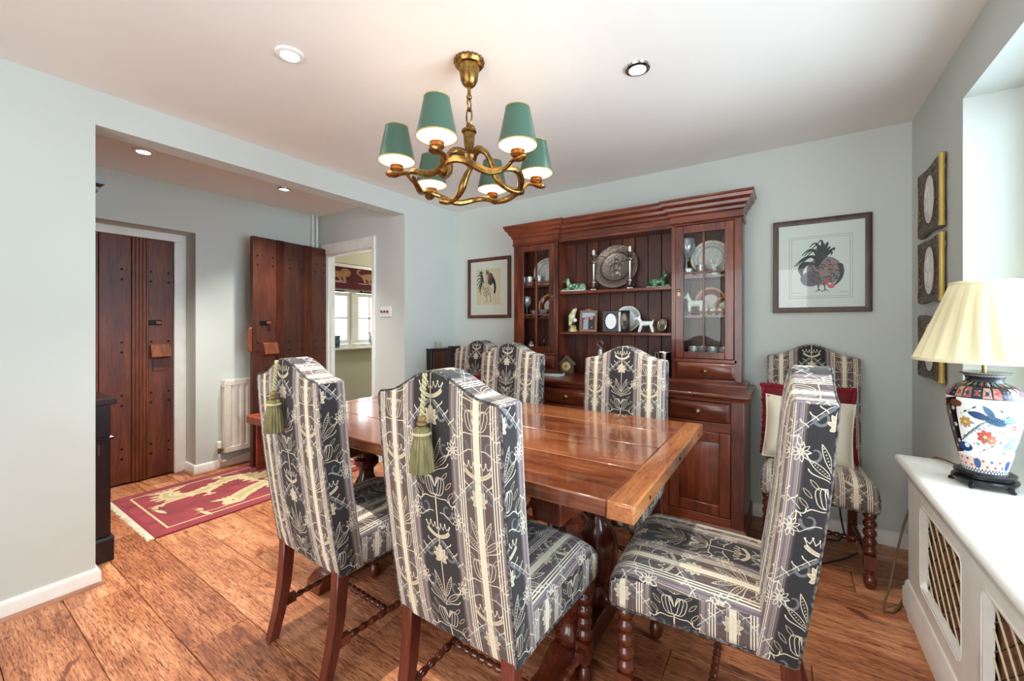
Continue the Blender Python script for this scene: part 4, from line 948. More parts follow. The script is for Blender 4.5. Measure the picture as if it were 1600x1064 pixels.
def blob(name, caps, mat, vox=.004, parent=None, loc=(0, 0, 0), rz=0, smooth=4):
    """one continuous body grown from overlapping tapered limbs"""
    m = M()
    for p, q, a, b in caps:
        p, q = Vector(p), Vector(q); n = max(2, int((q-p).length/(min(a, b)*.6))+1)
        for i in range(n+1): t = i/n; m.ball(p.lerp(q, t), a+(b-a)*t, 10, 6)
    o = m.obj(name, mat, parent, loc, (0, 0, rz)); r = o.modifiers.new('r', 'REMESH'); r.mode = 'VOXEL'; r.voxel_size = vox; r.use_smooth_shade = True
    s = o.modifiers.new('s', 'SMOOTH'); s.iterations = smooth; s.factor = .4; return o
def bake(o):
    dg = bpy.context.evaluated_depsgraph_get(); me = bpy.data.meshes.new_from_object(o.evaluated_get(dg)); o.modifiers.clear(); o.data = me
    me.polygons.foreach_set('use_smooth', [True]*len(me.polygons)); return o
green_g = two_tone('green_glaze', '2E6B48', 'A9C9A4', 45); green_d = two_tone('dark_green_glaze', '1E4A34', '6E9A70', 55); white_g = plain('white_glaze', 'EDEFEA', .15)
t = thing('dog_figure', 'pale green glazed dog lying on a white base at the left of the upper shelf', 'ornament', (-1.362, 2.90, SH2))
blob('dog_body', [((.075, 0, .035), (-.03, 0, .04), .026, .024), ((.075, -.02, .03), (.085, -.02, .02), .022, .018), ((-.035, 0, .045), (-.05, 0, .085), .018, .014), ((-.05, 0, .09), (-.062, 0, .092), .017, .014), ((-.062, 0, .088), (-.085, 0, .082), .012, .008), ((-.035, -.014, .02), (-.085, -.016, .014), .010, .008), ((-.035, .014, .02), (-.085, .016, .014), .010, .008), ((.03, -.024, .014), (.08, -.03, .014), .010, .010), ((-.045, -.012, .10), (-.04, -.016, .085), .006, .005), ((.10, 0, .03), (.11, -.02, .012), .007, .005)], green_g, .0035, t)
M().prism([(-.10, -.032), (.105, -.038), (.115, .03), (-.10, .03)], 'z', 0, .010).obj('base', white_g, t, bevel=.004)
t = thing('horse_figure', 'dark green glazed resting horse at the right of the upper shelf', 'ornament', (-.715, 2.90, SH2))
blob('horse_body', [((-.05, 0, .035), (.02, 0, .04), .026, .022), ((.02, 0, .045), (.038, 0, .085), .017, .013), ((.038, 0, .09), (.058, -.004, .078), .013, .008), ((.015, 0, .06), (.035, .0, .105), .010, .008), ((.02, -.015, .016), (.07, -.02, .012), .008, .006), ((.03, .014, .02), (.065, .018, .012), .008, .006), ((-.05, -.02, .018), (-.005, -.028, .010), .012, .008), ((-.07, 0, .035), (-.075, -.01, .01), .009, .006), ((.034, -.006, .10), (.032, -.008, .115), .005, .003), ((.034, .008, .10), (.032, .010, .115), .005, .003)], green_d, .0035, t)
M().prism([(-.085, -.03), (.075, -.03), (.075, .028), (-.085, .028)], 'z', 0, .006).obj('base', white_g, t, bevel=.003)

t = thing('woodpecker_figure', 'porcelain green woodpecker with red cap on a stump, left of the lower shelf', 'ornament', (-1.368, 2.90, SH1))
blob('bird_body', [((-.012, 0, .055), (-.005, 0, .12), .020, .028), ((-.005, 0, .12), (.014, 0, .16), .026, .018), ((.014, 0, .162), (.022, 0, .168), .018, .016), ((-.02, 0, .06), (-.022, 0, .02), .012, .006), ((-.014, -.022, .12), (-.02, -.016, .05), .010, .006)], two_tone('yellow_green_glaze', 'B9C08A', 'E6E4BC', 30), .0035, t)
M().ball((.022, 0, .182), .0145, 12, 8, (1.1, .95, .7)).obj('red_cap', plain('red_glaze', 'A8202E', .2), t)
M().lathe([(.005, 0), (.003, .014), (.0005, .026)], 10).obj('beak', plain('dark_beak', '2A2420', .3), t, (.034, 0, .166), (0, PI/2+.3, 0))
M().ball((.032, -.012, .171), .0035, 8, 5).obj('eye', plain('bird_eye', '141414', .2), t)
M().lathe([(.040, 0), (.040, .012), (.028, .025), (.030, .04), (.014, .055), (.012, .06)], 16, rip=lambda a, k: 1+.1*math.sin(3*a)).obj('stump', two_tone('stump_glaze', '8C8448', 'D8C88A', 35), t)
M().ball((.026, -.014, .088), .016, 12, 8).obj('white_blossom', white_g, t)
M().tube([(.0, -.01, .04), (.015, -.014, .065), (.022, -.012, .08)], [.008, .013, .010], 8).obj('bough', plain('brown_glaze', '4A2418', .3), t)

def photo_frame(name, label, loc, rz, w, h, mat, art, t_=.014, lean=.16, b=.018, crest=False):
    t = thing(name, label, 'picture frame', loc, rz); L = []
    R = Matrix.Rotation(-lean, 4, 'X')
    m = M().box(-w/2, w/2, 0, t_, 0, b).box(-w/2, w/2, 0, t_, h-b, h).box(-w/2, -w/2+b, 0, t_, b, h-b).box(w/2-b, w/2, 0, t_, b, h-b)
    if crest: m.prism([(-w*.28, h-.002), (w*.28, h-.002), (w*.12, h+.010), (0, h+.014), (-w*.12, h+.010)], 'y', .001, t_-.001)
    m.xf(R).obj('frame', mat, t, bevel=.003)
    p = M().box(-w/2+b, w/2-b, t_*.4, t_*.7, b, h-b); uvf = lambda c, n: ((c.x+w/2-b)/(w-2*b), (c.z/math.cos(lean)-b)/(h-2*b))
    p.xf(R).obj('photograph', art, t, uvf=uvf)
    M().bar((0, t_*.8+h*.5*math.sin(lean), h*.5), (0, h*.55, .004), .02, .004).obj('strut', mat, t)
    return t
photo_frame('photo_frame', 'light brown wooden frame with a photograph of a couple beside the woodpecker figure', (-1.232, 2.875, SH1), math.radians(9), .135, .165, plain('tan_wood_frame', '8E6A4C', .45), ph['couple'], crest=True)
t = thing('folding_photo_frame', 'black folding double frame with oval windows in the centre of the lower shelf', 'picture frame', (-.985, 2.87, SH1))
black_m = plain('black_leather', '1E1E24', .35)
def oval(r0, r1, y, c, n=28): return [(c[0]+r0*math.cos(2*PI*k/n), y, c[1]+r1*math.sin(2*PI*k/n)) for k in range(n)]
for s, wd, art, ang in ((-1, .125, 'white', .10), (1, .09, 'oval', -.45)):
    R = Matrix.Rotation(ang, 4, 'Z'); m = M().box(min(0, s*wd), max(0, s*wd), 0, .010, 0, .155).xf(R); leaf_ = m.obj('leaf', black_m, t, bevel=.003)
    c = (s*wd/2, .078); m = M().tube(oval(.044*wd/.125, .060, -.001, c), .005, 6, True).xf(R); m.obj('oval_rim', plain('dark_grey_rim', '3C3E46', .4), leaf_)
    m = M().add(oval(.043*wd/.125, .059, -.002, c), [list(range(28))]).add(oval(.043*wd/.125, .059, .0, c), [list(range(28))]).xf(R); m.obj('photograph', ph[art], leaf_, uvf=lambda q, n, c=c, wd=wd: ((q.x-c[0])/(.09*wd/.125)+.5, (q.z-c[1])/.12+.5))
M().box(-.006, .010, -.006, .004, .006, .145).obj('spine', white_g, t)
plate('white octagonal plate standing behind the black folding frame', -.955, 2.965, SH1+.001, .095, [(0, 'F2F2EE'), (.72, 'F0F0EC'), (.8, 'B9C6B4'), (1, 'F2F2EE')], 12, 'plate', 8)
t = blob('terrier_figure', [((-.03, 0, .062), (.035, 0, .062), .019, .017), ((-.032, 0, .065), (-.050, 0, .098), .015, .012), ((-.048, 0, .100), (-.080, 0, .094), .0135, .0105), ((-.042, -.007, .108), (-.046, -.009, .118), .006, .003), ((-.042, .007, .108), (-.046, .009, .118), .006, .003)]+[((x, y, .055), (x2, y, .006), .010, .008) for x, x2 in ((-.03, -.045), (.035, .048)) for y in (-.011, .011)]+[((.045, 0, .068), (.052, 0, .088), .007, .004)], white_g, .003, None, (-.805, 2.885, SH1))
tag(t, 'small white terrier figurine standing on the lower shelf by the oval frame', 'ornament')
t = thing('oval_photo_frame', 'small oval silver photo frame leaning at the right of the lower shelf', 'picture frame', (-.705, 2.90, SH1), math.radians(-28))
R = Matrix.Rotation(-.2, 4, 'X')
M().tube(oval(.036, .048, 0, (0, .052)), .005, 6, True).xf(R).obj('rim', silver_m, t)
M().add(oval(.034, .046, .001, (0, .052)), [list(range(28))]).add(oval(.034, .046, .004, (0, .052)), [list(range(28))]).xf(R).obj('photograph', ph['sepia'], t, uvf=lambda q, n: (q.x/.07+.5, q.z/.1))
M().bar((0, .012, .06), (0, .045, .003), .012, .003).obj('strut', silver_m, t)
# counter
t = thing('mantel_clock', 'small house-shaped wooden clock on the dresser counter, left of the middle chair', 'clock', (-1.405, 2.875, WT), math.radians(10))
ck = plain('clock_wood', '5A4838', .5)
M().prism([(-.050, 0), (.050, 0), (.050, .075), (0, .125), (-.050, .075)], 'y', -.02, .03).obj('case', ck, t, bevel=.003)
M().bar((-.062, .005, .068), (.002, .005, .134), .064, .008).bar((.062, .005, .068), (-.002, .005, .134), .064, .008).obj('roof', plain('clock_roof', '6E6450', .5), t)
M().lathe([(.0001, .003), (.030, .003), (.034, 0), (.036, .004), (.038, 0)], 28, cap=False).obj('dial', radial('dial_paper', [(0, '9A6A3A'), (.5, 'D8C08A'), (.9, 'C9A868'), (1, '7A5A30')], .038, .4, 0), t, (0, -.0205, .058), (PI/2, 0, 0))
M().bar((0, -.026, .058), (.004, -.026, .082), .003, .001).bar((0, -.026, .058), (-.016, -.026, .050), .003, .001).obj('hands', iron_m, t)
M().box(-.010, .010, -.006, .014, .128, .145).obj('finial', ck, t, bevel=.003)
pap = plain('white_card', 'E9E6E2', .6)
for k, z in enumerate((0, .011, .020)):
    o = M().box(-.062, .062, -.05, .05, 0, (.010, .008, .006)[k]).obj('coaster', pap if k < 2 else plain('dark_card', '3A3238', .5), None, (-1.425+.004*k, 2.70+.005*k, WT+z), (0, 0, .12*k), bevel=.002)
    tag(o, ('lowest white card of the small stack on the dresser counter', 'middle white card of the small stack on the dresser counter', 'dark topmost card of the small stack on the dresser counter')[k], 'card', 'stack of cards on the dresser counter')
t = thing('ice_bucket', 'tall polished steel wine cooler on the dresser counter behind the middle chair', 'wine cooler', (-.695, 2.88, WT))
M().lathe([(.040, 0), (.045, .004), (.045, .010), (.034, .016), (.034, .022), (.048, .030), (.048, .034), (.044, .036), (.058, .185), (.062, .188), (.062, .193), (.055, .193), (.042, .04), (.0001, .04)], 32).obj('body', steel_m, t)
t = thing('decanter', 'glass decanter with a ring stopper showing above the middle chair back', 'decanter', (-1.119, 2.84, WT))
M().lathe([(.045, 0), (.05, .01), (.05, .11), (.018, .155), (.015, .20), (.022, .21), (.018, .21), (.012, .20), (.014, .156), (.046, .108), (.045, .012), (.0001, .012)], 24).obj('bottle', cut_gl, t)
M().tube([(.020*math.cos(a), 0, .238+.020*math.sin(a)) for a in np.linspace(0, 2*PI, 17)[:-1]], .005, 8, True).lathe([(.010, .20), (.012, .218)], 12).obj('stopper', silver_m, t)
# glazed cupboards
def glassware(kind, label, x, y, z, s=1.0, group=None):
    pr = {'tumbler': [(.026, 0), (.028, .004), (.033, .072), (.031, .072), (.026, .010), (.0001, .010)],
          'goblet': [(.030, 0), (.028, .004), (.006, .010), (.005, .075), (.012, .085), (.034, .11), (.038, .135), (.034, .17), (.032, .17), (.036, .135), (.032, .112), (.010, .09), (.0001, .088)],
          'votive': [(.030, 0), (.034, .006), (.036, .042), (.030, .044), (.030, .012), (.0001, .012)],
          'bowl': [(.022, 0), (.026, .004), (.012, .012), (.034, .03), (.045, .06), (.042, .06), (.030, .032), (.0001, .02)]}[kind]
    o = M().lathe([(r*s, h*s) for r, h in pr], 20, rip=lambda t, k: 1+.025*math.cos(12*t)).obj({'tumbler': 'glass_tumbler', 'goblet': 'wine_goblet', 'votive': 'glass_votive', 'bowl': 'cut_glass_bowl'}[kind], cut_gl, None, (x, y, z))
    return tag(o, label, 'glass', group)
scal = [(0, 'E4E6E4'), (.60, 'DDE0DE'), (.66, '9AA6A4'), (.70, 'E0E2DE'), (.86, 'A9B2A8'), (.92, 'E4E4DC'), (1, 'C9B48A')]
redst = [(0, 'E6E2DE'), (.46, 'E2DEDA'), (.5, 'C9A05A'), (.54, '6A1E22'), (.84, '7E2A2A'), (.9, 'D8B070'), (1, 'B88A4A')]
plate('white scalloped plate in the left cupboard, top shelf behind three tumblers', -1.625, 2.955, CB2+.001, .115, scal, 10, 'plate', 10)
plate('dark red gilt-rimmed plate in the left cupboard, middle shelf', -1.600, 2.955, CB1+.001, .095, redst, 12, 'plate', 10)
for k, x in enumerate((-1.808, -1.745, -1.660)): glassware('tumbler', ('cut glass tumbler, first from the left on the left cupboard top shelf', 'cut glass tumbler, middle of three on the left cupboard top shelf', 'cut glass tumbler before the scalloped plate in the left cupboard')[k], x, 2.885, CB2, 1.05, 'tumblers in the left cupboard')
glassware('goblet', 'tall stemmed glass goblet on the left cupboard middle shelf', -1.785, 2.90, CB1, 1.0)
glassware('bowl', 'cut glass bowl beside the goblet on the left cupboard middle shelf', -1.695, 2.885, CB1, .9); glassware('bowl', 'cut glass bowl before the dark red plate in the left cupboard', -1.615, 2.885, CB1, 1.0)
def jug(label, x, y, z, s, mat=None):
    t = thing('glass_teapot', label, 'jug', (x, y, z)); g = silver_m if mat is None else mat
    M().lathe([(.030*s, 0), (.034*s, .004*s), (.044*s, .03*s), (.040*s, .06*s), (.026*s, .085*s), (.028*s, .09*s), (.010*s, .102*s), (.006*s, .112*s), (.0001, .115*s)], 20).obj('body', g, t)
    M().tube([(-.038*s, 0, .07*s), (-.075*s, 0, .085*s), (-.088*s, 0, .05*s), (-.07*s, 0, .02*s), (-.042*s, 0, .02*s)], .004, 8).obj('handle', g, t)
    M().tube([(.040*s, 0, .03*s), (.06*s, 0, .045*s), (.07*s, 0, .08*s)], [.010*s, .007*s, .005*s], 8).obj('spout', g, t)
jug('silver teapot with looped handle on the left cupboard bottom shelf', -1.735, 2.89, CB0, 1.0)
o = M().lathe([(.012, 0), (.014, .003), (.004, .008), (.003, .07), (.008, .085), (.003, .10), (.0005, .105)], 14).obj('silver_candle_snuffer', silver_m, None, (-1.615, 2.89, CB0)); tag(o, 'thin upright silver ornament beside the teapot in the left cupboard', 'ornament')
plate('large white patterned platter on the right cupboard top shelf', -.405, 2.955, CB2+.001, .118, scal, 8, 'platter', 10)
glassware('goblet', 'tall cut glass goblet at the left of the right cupboard top shelf', -.548, 2.925, CB2, 1.5)
glassware('votive', 'dark glass votive holding a cream candle in the right cupboard', -.528, 2.872, CB2, 1.0)
o = M().lathe([(.027, .013), (.027, .05), (.0001, .052)], 18).obj('votive_candle', plain('cream_wax', 'F0E0B8', .5), None, (-.528, 2.872, CB2)); tag(o, 'cream candle inside the votive glass in the right cupboard', 'candle')
glassware('tumbler', 'cut glass tumbler between the votive and the deer in the right cupboard', -.450, 2.88, CB2, .95)
t = blob('deer_head_figure', [((0, 0, .004), (0, 0, .012), .022, .020), ((0, 0, .012), (0, 0, .045), .018, .013), ((0, 0, .05), (-.004, -.022, .042), .014, .008), ((-.010, 0, .06), (-.026, 0, .064), .006, .003), ((.010, 0, .06), (.026, 0, .064), .006, .003)]+[(( s*.006, 0, .062), (s*.018, 0, .09), .0032, .003) for s in (-1, 1)]+[((s*.018, 0, .09), (s*.030, 0, .112), .003, .002) for s in (-1, 1)]+[((s*.018, 0, .09), (s*.010, 0, .112), .003, .002) for s in (-1, 1)]+[((s*.014, 0, .08), (s*.030, 0, .092), .003, .002) for s in (-1, 1)], white_g, .0024, None, (-.372, 2.875, CB2), 0, 2)
tag(t, 'white deer head figurine with antlers in front of the patterned platter', 'ornament')
t = blob('horse_figure', [((-.025, 0, .075), (.04, 0, .078), .023, .021), ((-.025, 0, .085), (-.042, 0, .125), .017, .012), ((-.042, 0, .13), (-.066, 0, .112), .013, .008), ((-.040, -.004, .14), (-.039, -.005, .152), .005, .002), ((-.040, .005, .14), (-.039, .006, .152), .005, .002), ((.055, 0, .085), (.068, 0, .045), .008, .005)]+[((x, y, .068), (x, y, .006), .011, .008) for x in (-.03, .04) for y in (-.012, .012)], plain('celadon_glaze', 'D9E6DA', .2), .0032, None, (-.490, 2.885, CB1))
tag(t, 'pale celadon horse figurine standing on the right cupboard middle shelf', 'ornament')
plate('large dark red gilt-rimmed plate standing behind the celadon horse', -.405, 2.955, CB1+.001, .092, redst, 10, 'plate', 10)
o = plate('small dark red gilt-rimmed plate at the right of the right cupboard', -.318, 2.925, CB1+.001, .058, redst, 10, 'plate', 10)
egg_m = two_tone('gilt_china', 'B09A5A', 'EDE8DA', 60)
for k, x in enumerate((-.425, -.380, -.335, -.290)):
    o = M().lathe([(.014, 0), (.015, .003), (.018, .012), (.021, .028), (.017, .042), (.008, .050), (.004, .056), (.0001, .058)], 16).obj('china_pot', egg_m, None, (x, 2.872, CB1)); tag(o, ('small gilt china pot beside the horse, leftmost of four', 'small gilt china pot, second of four from the celadon horse', 'small gilt china pot, third of four from the celadon horse', 'small gilt china pot nearest the right edge of the cupboard')[k], 'pot', 'gilt china pots in the right cupboard')
for k, x in enumerate((-.495, -.440, -.385, -.320, -.268)): glassware('tumbler', ('cut glass tumbler, leftmost on the right cupboard bottom shelf', 'cut glass tumbler, second from left on the right cupboard bottom shelf', 'cut glass tumbler in the middle of the right cupboard bottom shelf', 'cut glass tumbler, second from right on the right cupboard bottom shelf', 'cut glass tumbler, rightmost on the right cupboard bottom shelf')[k], x, 2.885+.02*(k % 2), CB0, 1.08, 'tumblers on the right cupboard bottom shelf')

# ------------------------------------------------------------------ pictures on the walls
mount_m = plain('picture_mount', 'ECEBE6', .8)
def picture(label, x0, x1, z0, z1, mat, art, b):
    t = thing('framed_print', label, 'picture', ((x0+x1)/2, YB-.026, (z0+z1)/2)); w, h = (x1-x0)/2, (z1-z0)/2
    prof = [(0, 0), (b, .004), (b, .018), (0, .024)]
    for (ax, az, bx, bz) in ((-1, -1, 1, -1), (1, -1, 1, 1), (1, 1, -1, 1), (-1, 1, -1, -1)):
        vs = []
        for sx, sz in ((ax, az), (bx, bz)): vs += [(sx*w, .024, sz*h), (sx*w, .002, sz*h), (sx*(w-b*.25), 0, sz*(h-b*.25)), (sx*(w-b), .006, sz*(h-b)), (sx*(w-b), .024, sz*(h-b))]
        M().add(vs, [(0,1,6,5), (1,2,7,6), (2,3,8,7), (3,4,9,8), (4,0,5,9), (0,4,3,2,1), (5,6,7,8,9)]).obj('frame_rail', mat, t)
    M().box(-w+b, w-b, .012, .020, -h+b, h-b).obj('print', art, t, uvf=lambda c, n: ((c.x+w-b)/(2*w-2*b), (c.z+h-b)/(2*h-2*b)))
    M().box(-w+b, w-b, .0085, .0105, -h+b, h-b).obj('glazing', cab_gl, t)
picture('framed print of a standing black and cream cockerel, left of the dresser', -2.500, -2.018, 1.268, 1.822, wood('red_brown_frame', '2E120C', '54281A', '74402C', 'z', .35, 1.5, True, .1), print_l, .030)
picture('larger framed print of a bowed black cockerel, right of the dresser', -.060, .405, 1.282, 1.836, frame_m, print_r, .030)
gilt_m = N('antique_gilt'); g_tc = gilt_m.n('ShaderNodeTexCoord'); g_n = gilt_m.n('ShaderNodeTexNoise', i_Scale=55.0, i_Detail=5.0); gilt_m.l(g_tc.outputs['Object'], g_n.inputs[0])
g_r = gilt_m.ramp(g_n.outputs['Fac'], [(.4, lin('2E2014')), (.55, lin('5E4526')), (.72, lin('B08A4A'))]); gilt_m.l(g_r.outputs[0], gilt_m.p.inputs['Base Color']); gilt_m.set(Roughness=.4, Metallic=.5)
g_b = gilt_m.n('ShaderNodeBump', i_Strength=.9, i_Distance=.006); gilt_m.l(g_n.outputs['Fac'], g_b.inputs['Height']); gilt_m.l(g_b.outputs[0], gilt_m.p.inputs['Normal']); gilt_m = gilt_m.m
gold_m = plain('bright_gilt_edge', 'C9AF62', .45, .3); med_m = plain('plaster_medallion', 'E4DEDC', .7)
def medallion(label, z0, z1):
    """hangs on the right-hand wall; local x runs along the wall, local -y faces the room"""
    t = thing('gilt_frame', label, 'picture frame', (XR-.001, 2.612, (z0+z1)/2), -PI/2, 'gilt frames with oval medallions'); h = (z1-z0)/2; w = .172
    n = 28; m = M(); out = []
    for k in range(48):
        a = 2*PI*k/48; c, s = math.cos(a), math.sin(a); q = 1/max(abs(c), abs(s)); e = 1-.035*abs(math.cos(4*a))**2*0-.06*(1-abs(math.sin(2*a))**2)
        out.append((w*c*q*e, h*s*q*e, c, s))
    rings = [(1.0, -.004, 0), (1.0, -.015, 0), (.94, -.025, 0), (.80, -.020, 0)]
    vs = []
    for f, y, _ in rings: vs += [(x*f, y, z*f) for x, z, c, s in out]
    for r, y in ((1.34, -.017), (1.16, -.022), (1.02, -.018)): vs += [(.072*r*c, y, .106*r*s) for x, z, c, s in out]
    fs = [[i*48+k, i*48+(k+1) % 48, (i+1)*48+(k+1) % 48, (i+1)*48+k] for i in range(6) for k in range(48)]
    m.add(vs, fs); m.add([(x, -.004, z) for x, z, c, s in out], [list(range(48))]); m.obj('frame', gilt_m, t)
    M().tube([(w-.004, -.016, z) for z in np.linspace(-h+.004, h-.004, 12)], [.012]+[.0095]*10+[.012], 10).obj('gilt_edge', gold_m, t)
    m = M().add([(.080*c, -.020, .108*s) for x, z, c, s in out]+[(.06*c, -.0235, .08*s) for x, z, c, s in out]+[(0, -.0245, 0)], [[k, (k+1) % 48, 48+(k+1) % 48, 48+k] for k in range(48)]+[[48+k, 48+(k+1) % 48, 96] for k in range(48)])
    o = m.obj('oval_medallion', med_m, t)
    m = M()
    for (x, z, a, b) in ((0, .045, .014, .018), (.004, .012, .026, .026), (-.024, -.03, .02, .028), (.026, -.034, .016, .03), (0, -.065, .03, .014), (-.03, .03, .010, .02)): m.ball((x, -.0235, z), 1, 10, 5, (a, .0045, b))
    m.obj('relief_figures', med_m, o)['kind'] = 'stuff'
medallion('topmost of the three gilt frames with white oval medallions on the window wall', 1.625, 1.938)
medallion('middle of the three gilt frames with white oval medallions on the window wall', 1.308, 1.605)
medallion('lowest gilt frame with white oval medallion, partly behind the lamp shade', .958, 1.255)

# ------------------------------------------------------------------ radiator cover and table lamp
cv = thing('radiator_cover', 'white radiator cover with brass lattice panels and a deep sill under the window', 'radiator cover', (0, 0, 0))
CE = 2.375; CN = -.5; FX = .434
op = [(CE-.20-.425*(k+1)-.167*k, CE-.20-.425*k-.167*k) for k in range(4)]; z0, z1 = .205, .512; r = .035
def arc(c0, c1, a0, q=5): return [(c0+r*math.cos(a0+PI/2*k/q), c1+r*math.sin(a0+PI/2*k/q)) for k in range(q+1)]
m = M(); T = .022
ys = sorted({CN, CE, *[v for o_ in op for v in o_]})
m.box(FX, FX+T, CN, CE-.015, .02, z0).box(FX, FX+T, CN, CE-.015, z1, .622)
m.box(FX, FX+T, op[0][1], CE-.015, z0, z1)
for k in range(3): m.box(FX, FX+T, op[k+1][1], op[k][0], z0, z1)
m.box(FX, FX+T, CN, op[3][0], z0, z1)
m.box(FX+T, XR-.002, CE-.037, CE-.015, .02, .622)
m.obj('front_frame', white_m, cv)
for a, b in op:
    pts = arc(b-r, z1-r, 0)+arc(a+r, z1-r, PI/2)+arc(a+r, z0+r, PI)+arc(b-r, z0+r, 1.5*PI)
    n = len(pts); cy, cz_ = (a+b)/2, (z0+z1)/2
    outer = [(a if y < cy else b, z0 if z < cz_ else z1) for y, z in pts]
    vs = [(FX-.0015, y, z) for y, z in [(cy+(y-cy)*1.045, cz_+(z-cz_)*1.06) for y, z in pts]]+[(FX+.016, y, z) for y, z in pts]+[(FX+T, cy+(y-cy)*1.12, cz_+(z-cz_)*1.15) for y, z in pts]
    M().add(vs, [[q*n+i, q*n+(i+1) % n, (q+1)*n+(i+1) % n, (q+1)*n+i] for q in (0, 1) for i in range(n)]).obj('moulded_surround', white_m, cv)
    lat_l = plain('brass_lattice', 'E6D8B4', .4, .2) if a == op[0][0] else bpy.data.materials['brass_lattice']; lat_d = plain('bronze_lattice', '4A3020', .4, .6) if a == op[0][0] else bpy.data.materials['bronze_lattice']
    M().box(FX+.032, FX+.036, a-.02, b+.02, z0-.02, z1+.02).obj('lattice_backing', plain('brown_backing', '7A5238', .8), cv)
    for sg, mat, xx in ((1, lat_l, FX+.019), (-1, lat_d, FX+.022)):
        c = -.6
        while c < .8:
            # line z = z0 + sg*1.25*(y-a) + off, clipped to the opening
            pts2 = []
            S = .85
            off = c
            cand = []
            for y_ in (a-.008, b+.008):
                zz = z0+(S*(y_-a) if sg > 0 else S*(b-y_))+off
                if z0-.008 <= zz <= z1+.008: cand.append((y_, zz))
            for zz in (z0-.008, z1+.008):
                y_ = a+(zz-z0-off)/S if sg > 0 else b-(zz-z0-off)/S
                if a-.008 < y_ < b+.008: cand.append((y_, zz))
            if len(cand) >= 2 and (Vector(cand[0])-Vector(cand[1])).length > .012:
                M().bar((xx, *cand[0]), (xx, *cand[1]), .003, .0038, (1, 0, 0)).obj('lattice_strip', mat, cv)
            c += .075
M().prism([(CN, .622), (CE+.012, .622), (CE+.012, .655), (CN, .655)], 'x', .393, .734).obj('sill_top', white_m, cv, bevel=.014, seg=4)
M().sweep([(0, .022), (.016, .022), (.016, .095), (.010, .108), (.010, .118), (.004, .134), (0, .136)], [(FX+.10, CE-.015), (FX, CE-.015), (FX, CN)][::-1]).obj('plinth', white_m, cv)
for y_ in (CE-.08, 1.2): M().box(FX-.012, FX+.02, y_-.02, y_+.02, 0, .03).obj('foot', white_m, cv)

lp = thing('table_lamp', 'porcelain vase lamp with a pleated cream shade on the white sill', 'lamp', (.574, 2.08, .655))
stand = plain('black_lacquer_stand', '101418', .2)
m = M().lathe([(.062, .012), (.076, .016), (.080, .024), (.078, .030), (.066, .034), (.066, .038), (.074, .042), (.074, .048), (.064, .054), (.058, .054)], 36, rip=lambda t, k: 1+.02*math.cos(6*t))
for k in range(5):
    a = 2*PI*k/5+.3; m.tube([pol(.062, a, .020), pol(.074, a, .014), pol(.078, a, .006), pol(.086, a, .0045)], [.012, .010, .007, .005], 8)
m.obj('stand', stand, lp)
vp = [(.052, .0), (.054, .012), (.060, .04), (.070, .09), (.081, .15), (.089, .20), (.092, .235), (.090, .262), (.080, .285), (.062, .300), (.046, .308), (.043, .318), (.048, .330), (.060, .340), (.064, .343), (.056, .343), (.0001, .338)]
vp = [(r_*1.02, z_*.985+.054) for r_, z_ in vp]
# resample evenly so the glaze pattern keeps its scale
m = M(); n = len(vp); body_n = 12
mm = M().lathe(vp, 48, cap=False)
def vuv(i): return i
me = mm.mesh('vase'); ul = me.uv_layers['UVMap'].data
for p in me.polygons:
    for li in p.loop_indices:
        co = me.vertices[me.loops[li].vertex_index].co; u0 = ul[li].uv[0]; ul[li].uv = (u0+.01, min(1, max(0, (co.z-.054)/.315)))
link(me, 'vase', imari_m, lp)
M().lathe([(.0001, .382), (.058, .384), (.060, .3865), (.03, .389), (.0001, .389)], 32, cap=False).tube([(0, 0, .389), (0, 0, .47)], .006, 10).obj('neck_fitting', pull_m, lp)
pl = N('pleated_shade'); pl.p.inputs['Base Color'].default_value = (*lin('E6DAB2'), 1); pl.set(Roughness=.9); pl.p.inputs['Subsurface Weight'].default_value = 0
ptc = pl.n('ShaderNodeTexCoord'); pnz = pl.n('ShaderNodeTexNoise', i_Scale=200.0); pl.l(ptc.outputs['Object'], pnz.inputs[0]); pbp = pl.n('ShaderNodeBump', i_Strength=.08, i_Distance=.001); pl.l(pnz.outputs['Fac'], pbp.inputs['Height']); pl.l(pbp.outputs[0], pl.p.inputs['Normal'])
ptr = pl.n('ShaderNodeBsdfTranslucent'); ptr.inputs[0].default_value = (*lin('F6EED0'), 1); pmx = pl.n('ShaderNodeMixShader', i_0=.16); outn = [q for q in pl.t.nodes if q.type == 'OUTPUT_MATERIAL'][0]
pl.l(pl.p.outputs[0], pmx.inputs[1]); pl.l(ptr.outputs[0], pmx.inputs[2]); pl.l(pmx.outputs[0], outn.inputs[0]); pl = pl.m
ZB, ZT = .432, .700
def pleat(t, k):
    p = 20; s = t*p+1.6*math.sin(PI*k)*0
    tri = abs(((t*p/(2*PI)+(.5 if k > .5 else .0)*0) % 1)-.5)*2
    tw = abs(((t*p/(2*PI)+.55*k) % 1)-.5)*2
    return 1+.075*(.6*tri+.4*tw-.5)*(1-.3*k)
m = M().lathe([(.176-(.176-.083)*q/10, ZB+(ZT-ZB)*q/10) for q in range(11)], 264, rip=pleat, cap=False); sh = m.obj('shade', pl, lp, ang=50)
M().lathe([(.172, ZB-.004), (.181, ZB-.005), (.182, ZB+.005), (.176, ZB+.006), (.172, ZB-.004)], 64, cap=False).obj('shade_binding', plain('shade_binding', 'F1E8C8', .8), sh)
M().lathe([(.080, ZT-.005), (.087, ZT-.006), (.087, ZT+.004), (.081, ZT+.005), (.080, ZT-.005)], 48, cap=False).obj('shade_binding', bpy.data.materials['shade_binding'], sh)
